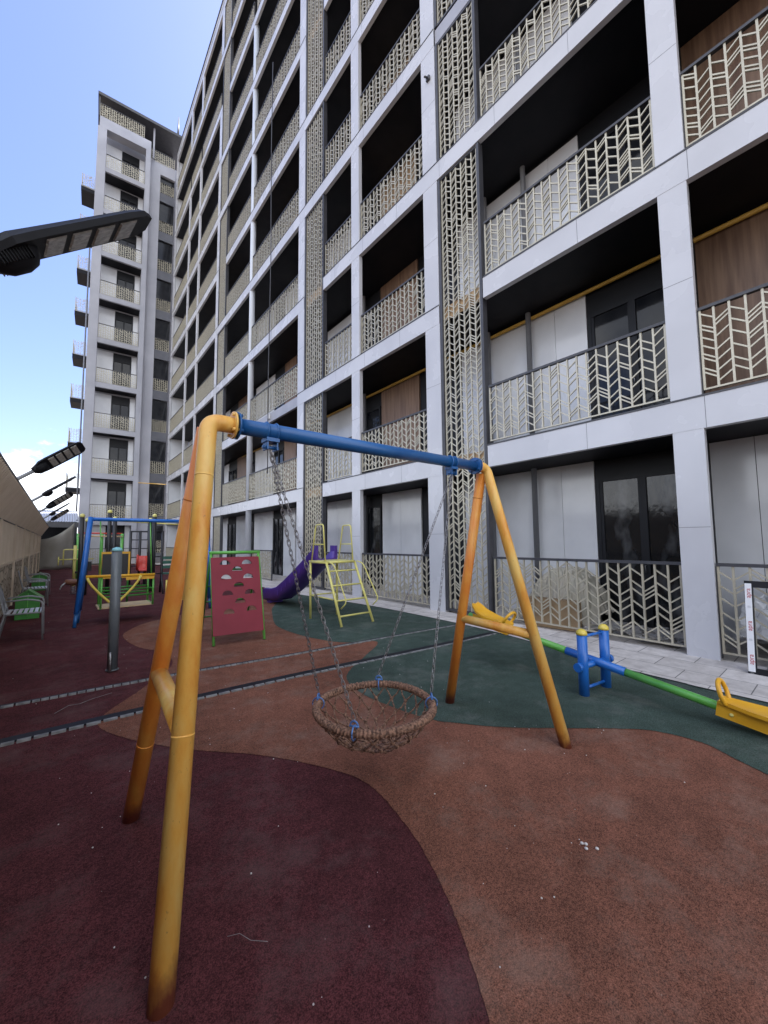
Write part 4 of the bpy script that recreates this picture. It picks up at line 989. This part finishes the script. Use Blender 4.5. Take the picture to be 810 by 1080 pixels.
for x in (-.68, .05, .72):
    m = MB(); m.tube([(x, 0, 0), (x, 0, 1.9)], .055, 12); m.build('post', M['greenp'], t)
m = MB(); m.tube([(-.68, 0, 1.92), (.72, 0, 1.90)], .03, 10); m.build('upper_bar', M['red'], t)
m = MB(); m.tube([(-.68, -.08, 1.80), (.72, -.08, 1.78)], .03, 10); m.build('lower_bar', M['ply'], t)
# blackboard
t = thing('blackboard', 'black drawing board in a yellow frame behind the grey bollard', 'blackboard', (1.0, 11, 0))
m = MB(); m.box(-.25, .25, -.012, .012, .76, 1.26); m.build('board', M['black'], t)
m = MB(); m.box(-.285, -.251, -.022, .022, .70, 1.31); m.box(.251, .285, -.022, .022, .70, 1.31); m.box(-.25, .25, -.022, .022, 1.262, 1.31); m.box(-.25, .25, -.022, .022, .70, .758); m.build('frame', M['seat_yel'], t)
for x in (-.26, .26):
    m = MB(); m.tube([(x, .04, 0), (x, .04, 1.2)], .02, 10); m.build('leg', M['dgreen'], t)
# climbing frame
t = thing('climbing_frame', 'black climbing frame with rungs in front of the tower base', 'climbing frame', (2.5, 17, 0))
for x in (-.52, -.22, .2, .52):
    m = MB(); m.tube([(x, 0, 0), (x, 0, 1.95)], .045, 12); m.build('post', M['black'], t)
m = MB()
for i in range(6): m.tube([(-.52, 0, .35+.32*i), (.52, 0, .35+.32*i)], .018, 8)
m.tube([(-.55, 0, 1.94), (.55, 0, 1.94)], .03, 10); m.build('rung', M['black'], t)
t = thing('spring_play_panel', 'red moulded play seat in front of the black climbing frame', 'play seat', (2.36, 16.2, 0))
m = MB(); m.smooth = True; m.sheet([[(-.2+.4*j/6, .05*math.cos(j)+y, z) for j in range(7)] for z, y in ((.52, -.15), (.56, .0), (.62, .12), (.8, .16), (1.05, .2))]); sh_ = m.build('shell', M['red'], t); mm = sh_.modifiers.new('s', 'SOLIDIFY'); mm.thickness = .04
m = MB(); m.tube([(0, .05, 0), (0, .05, .53)], .05, 12); m.build('pedestal', M['black'], t)
for x in (-.24, .24):
    m = MB(); m.tube([(x, .1, .55), (x, -.02, 1.1)], .035, 10); m.build('arm', M['red'], t)
# exercise machine right
t = thing('exercise_machine', 'black and dark green seated exercise machine right of the red play seat', 'exercise machine', (2.62, 13.6, 0))
m = MB()
for x in (-.2, .2): m.tube(fillet([(x, .2, 0), (x, 0, .55), (x, .12, 1.15), (x*.8, .14, 1.2)], .1, 5), .03, 10); m.tube([(x, -.3, 0), (x, 0, .55)], .025, 10)
m.build('frame', M['black'], t)
m = MB(); m.box(-.18, .18, -.2, .12, .56, .60); m.build('seat', M['teal'], t)
m = MB()
for z in (.72, .86, 1.0): m.box(-.18, .18, .09+.1*(z-.7), .12+.1*(z-.7), z, z+.09)
m.build('backrest', M['teal'], t)
# yellow push machine
t = thing('push_machine', 'yellow tubular push-arm exercise machine between the fence and the blue swing', 'exercise machine', (.42, 18, 0))
m = MB(); m.tube([(0, 0, 0), (0, 0, 1.45)], .05, 12); m.tube([(.28, .2, 0), (.28, .2, 1.2)], .03, 10); m.build('mast', M['yellow_pale'], t)
m = MB(); m.tube(fillet([(-.32, 0, .75), (-.32, 0, 1.3), (.3, 0, 1.3), (.3, 0, .8)], .06, 5), .022, 10); m.tube([(-.45, -.1, .95), (.55, -.1, .95)], .022, 10); m.tube([(-.45, -.1, .75), (-.45, -.1, 1.05)], .02, 8); m.build('push_arm', M['yellow_pale'], t)
m = MB(); m.box(.02, .32, -.2, .1, .45, .52); m.box(.1, .5, .1, .16, .5, .85); m.build('seat', M['black'], t)
# spring rider
t = thing('spring_rider', 'small brown spring rider animal with pale curved feet left of the blue swing leg', 'spring rider', (.34, 14.9, 0)); t.scale = (.72, .72, .8)
m = MB(); pts = [(.09*math.cos(a), .09*math.sin(a), .02+a*.009) for a in [i*.5 for i in range(64)]]; m.tube(pts, .012, 6); m.build('spring', M['galv'], t)
m = MB(); m.smooth = True
m.tube([(-.30, 0, .42), (-.22, 0, .48), (-.05, 0, .46), (.12, 0, .46), (.24, 0, .54), (.30, 0, .68), (.36, 0, .72), (.44, 0, .68)], [.03, .10, .12, .11, .09, .07, .08, .04], 12); m.build('body', M['horse'], t)
for s in (-1, 1):
    m = MB(); m.tube([(-.25, s*.10, .46), (-.36, s*.12, .36), (-.42, s*.12, .22)], .02, 8); m.build('rocker', M['slat'], t)
m = MB(); m.tube([(.24, -.16, .62), (.24, .16, .62)], .018, 8); m.build('handle', M['seat_yel'], t)
# low yellow barrier glimpsed between swing legs
t = thing('low_ladder', 'low yellow ladder bars glimpsed between the two orange swing legs', 'play ladder', (2.35, 11.4, 0))
m = MB()
for x in (-.2, .2): m.tube([(x, 0, 0), (x, 0, .55)], .022, 10)
for z in (.15, .32, .5): m.tube([(-.2, 0, z), (.2, 0, z)], .018, 8)
m.build('bars', M['yellow'], t)

# ------------------------------------------------------------------ things behind and in front of the ground-floor railings
wf = thing('window_frame', 'dark window frame wrapped with printed white film leaning on the railing', 'window frame', (5.93, .50, 0))
wf.rotation_euler = (0, R(9), 0)
m = MB(); W, H2 = .68, 1.02
m.box(-.03, .03, -W/2, -W/2+.07, 0, H2); m.box(-.03, .03, W/2-.07, W/2, 0, H2); m.box(-.03, .03, -W/2+.071, W/2-.071, 0, .07); m.box(-.03, .03, -W/2+.071, W/2-.071, H2-.07, H2)
m.build('frame', M['frame'], wf)
m = MB(); m.box(-.034, -.0305, W/2-.062, W/2-.004, .03, H2-.03); fl = m.build('film', M['film'], wf)
m = MB(); m.box(-.01, 0, -W/2+.071, W/2-.20, .071, .46); m.build('glass_pane', M['plastic'], wf)
def text(s, size, m_, name, parent, loc):
    cu = bpy.data.curves.new(name, 'FONT'); cu.body = s; cu.size = size; cu.extrude = .0006; cu.align_x = 'CENTER'; cu.align_y = 'CENTER'
    tmp = bpy.data.objects.new(name, cu); col.objects.link(tmp); dg = bpy.context.evaluated_depsgraph_get(); me = bpy.data.meshes.new_from_object(tmp.evaluated_get(dg)); bpy.data.objects.remove(tmp)
    me.materials.clear(); me.materials.append(m_)
    o = link(name, me, parent, loc)
    # face -X, read bottom to top
    o.rotation_euler = Matrix(((0, 0, -1), (0, -1, 0), (-1, 0, 0))).transposed().to_euler() if False else (Matrix(((0, 0, -1), (0, 1, 0), (1, 0, 0)))).to_euler()
    return o
for zz_ in (.16, .52, .88):
    text('apra', .062, M['red_print'], 'lettering', fl, (-.0352, W/2-.033, zz_))
    text('|||', .03, M['grey_print'], 'lettering', fl, (-.0352, W/2-.033, zz_-.15))
# crumpled plastic pile behind right railing
def pile(name, lab, cat, m_, x0, x1, y0, y1, hf, seed, sub=26, rough=.09):
    rnd = random.Random(seed); m = MB(); rows = []
    for i in range(sub+1):
        row = []
        for j in range(sub//2+1):
            u_, v_ = i/sub, j/(sub//2); y = y0+(y1-y0)*u_; x = x0+(x1-x0)*v_
            h = hf(u_, v_)
            row.append((x+rnd.uniform(-.03, .03), y+rnd.uniform(-.02, .02), max(.02, h+rnd.uniform(-rough, rough)*(h > .05))))
        rows.append(row)
    m.sheet(rows); return tag(m.build(name, m_), lab, cat)
pile('plastic_sheeting', 'heap of crumpled clear plastic behind the railing right of the wide white column', 'plastic sheeting', M['plastic'], 6.42, 7.6, -.9, 1.0, lambda u_, v_: .95*(1-abs(u_-.6)*.9)*min(1, .35+1.3*v_)*(1 if v_ < .98 else .1), 4)
pile('canvas_heap', 'cream canvas thrown over a heap behind the railing near the seesaw posts', 'canvas', M['cream'], 6.55, 7.55, 2.75, 4.1, lambda u_, v_: .98*math.sin(math.pi*min(max(u_, .02), .98))**.5*min(1, .2+2.2*v_), 9, 30, .03)
m = MB(); m.box(-.08, .08, -.5, .35, 0, .48); o = m.build('carton', M['carton'], None, (6.47, 3.4, .02)); o.rotation_euler.z = R(3); bevel(o, .006); tag(o, 'brown carton standing against the railing below the cream canvas', 'carton')
rub = MB(); rnd = random.Random(5)
for i in range(46):
    y = rnd.uniform(1.6, 2.9); x = rnd.uniform(6.45, 7.3); L_ = rnd.uniform(.08, .3); a = rnd.uniform(0, 3.14); z = .03+rnd.uniform(0, .13)
    rub.bar((x, y, z), (x+math.cos(a)*L_, y+math.sin(a)*L_, z+rnd.uniform(-.02, .05)), rnd.uniform(.05, .14), .02)
tag(rub.build('rubble', M['rubble']), 'broken board offcuts scattered behind the railing in front of the dark door', 'rubble', kind='stuff')
# loose cable on the facade
m = MB(); m.tube([(6.17, 14.6, 22.0), (6.16, 14.62, 18), (6.17, 14.55, 13), (6.15, 14.6, 8), (6.16, 14.58, 4.2)], .018, 6)
tag(m.build('loose_cable', M['steel']), 'thin dark cable hanging loose down the facade beside the round white column', 'cable')
# bit of wire on the rubber
m = MB(); m.tube([(.02, 4.62, .004), (.12, 4.75, .006), (.2, 4.72, .01), (.3, 4.8, .006), (.46, 4.86, .005)], .002, 5)
tag(m.build('wire_scrap', M['track']), 'pale bent wire scrap lying between the two drainage strips', 'wire')
m = MB(); m.tube([(.55, 1.62, .004), (.59, 1.60, .005), (.61, 1.54, .012), (.66, 1.50, .006)], .0009, 5)
tag(m.build('thread_scrap', M['track']), 'thin pale thread on the maroon rubber beside the nearest orange leg', 'thread')
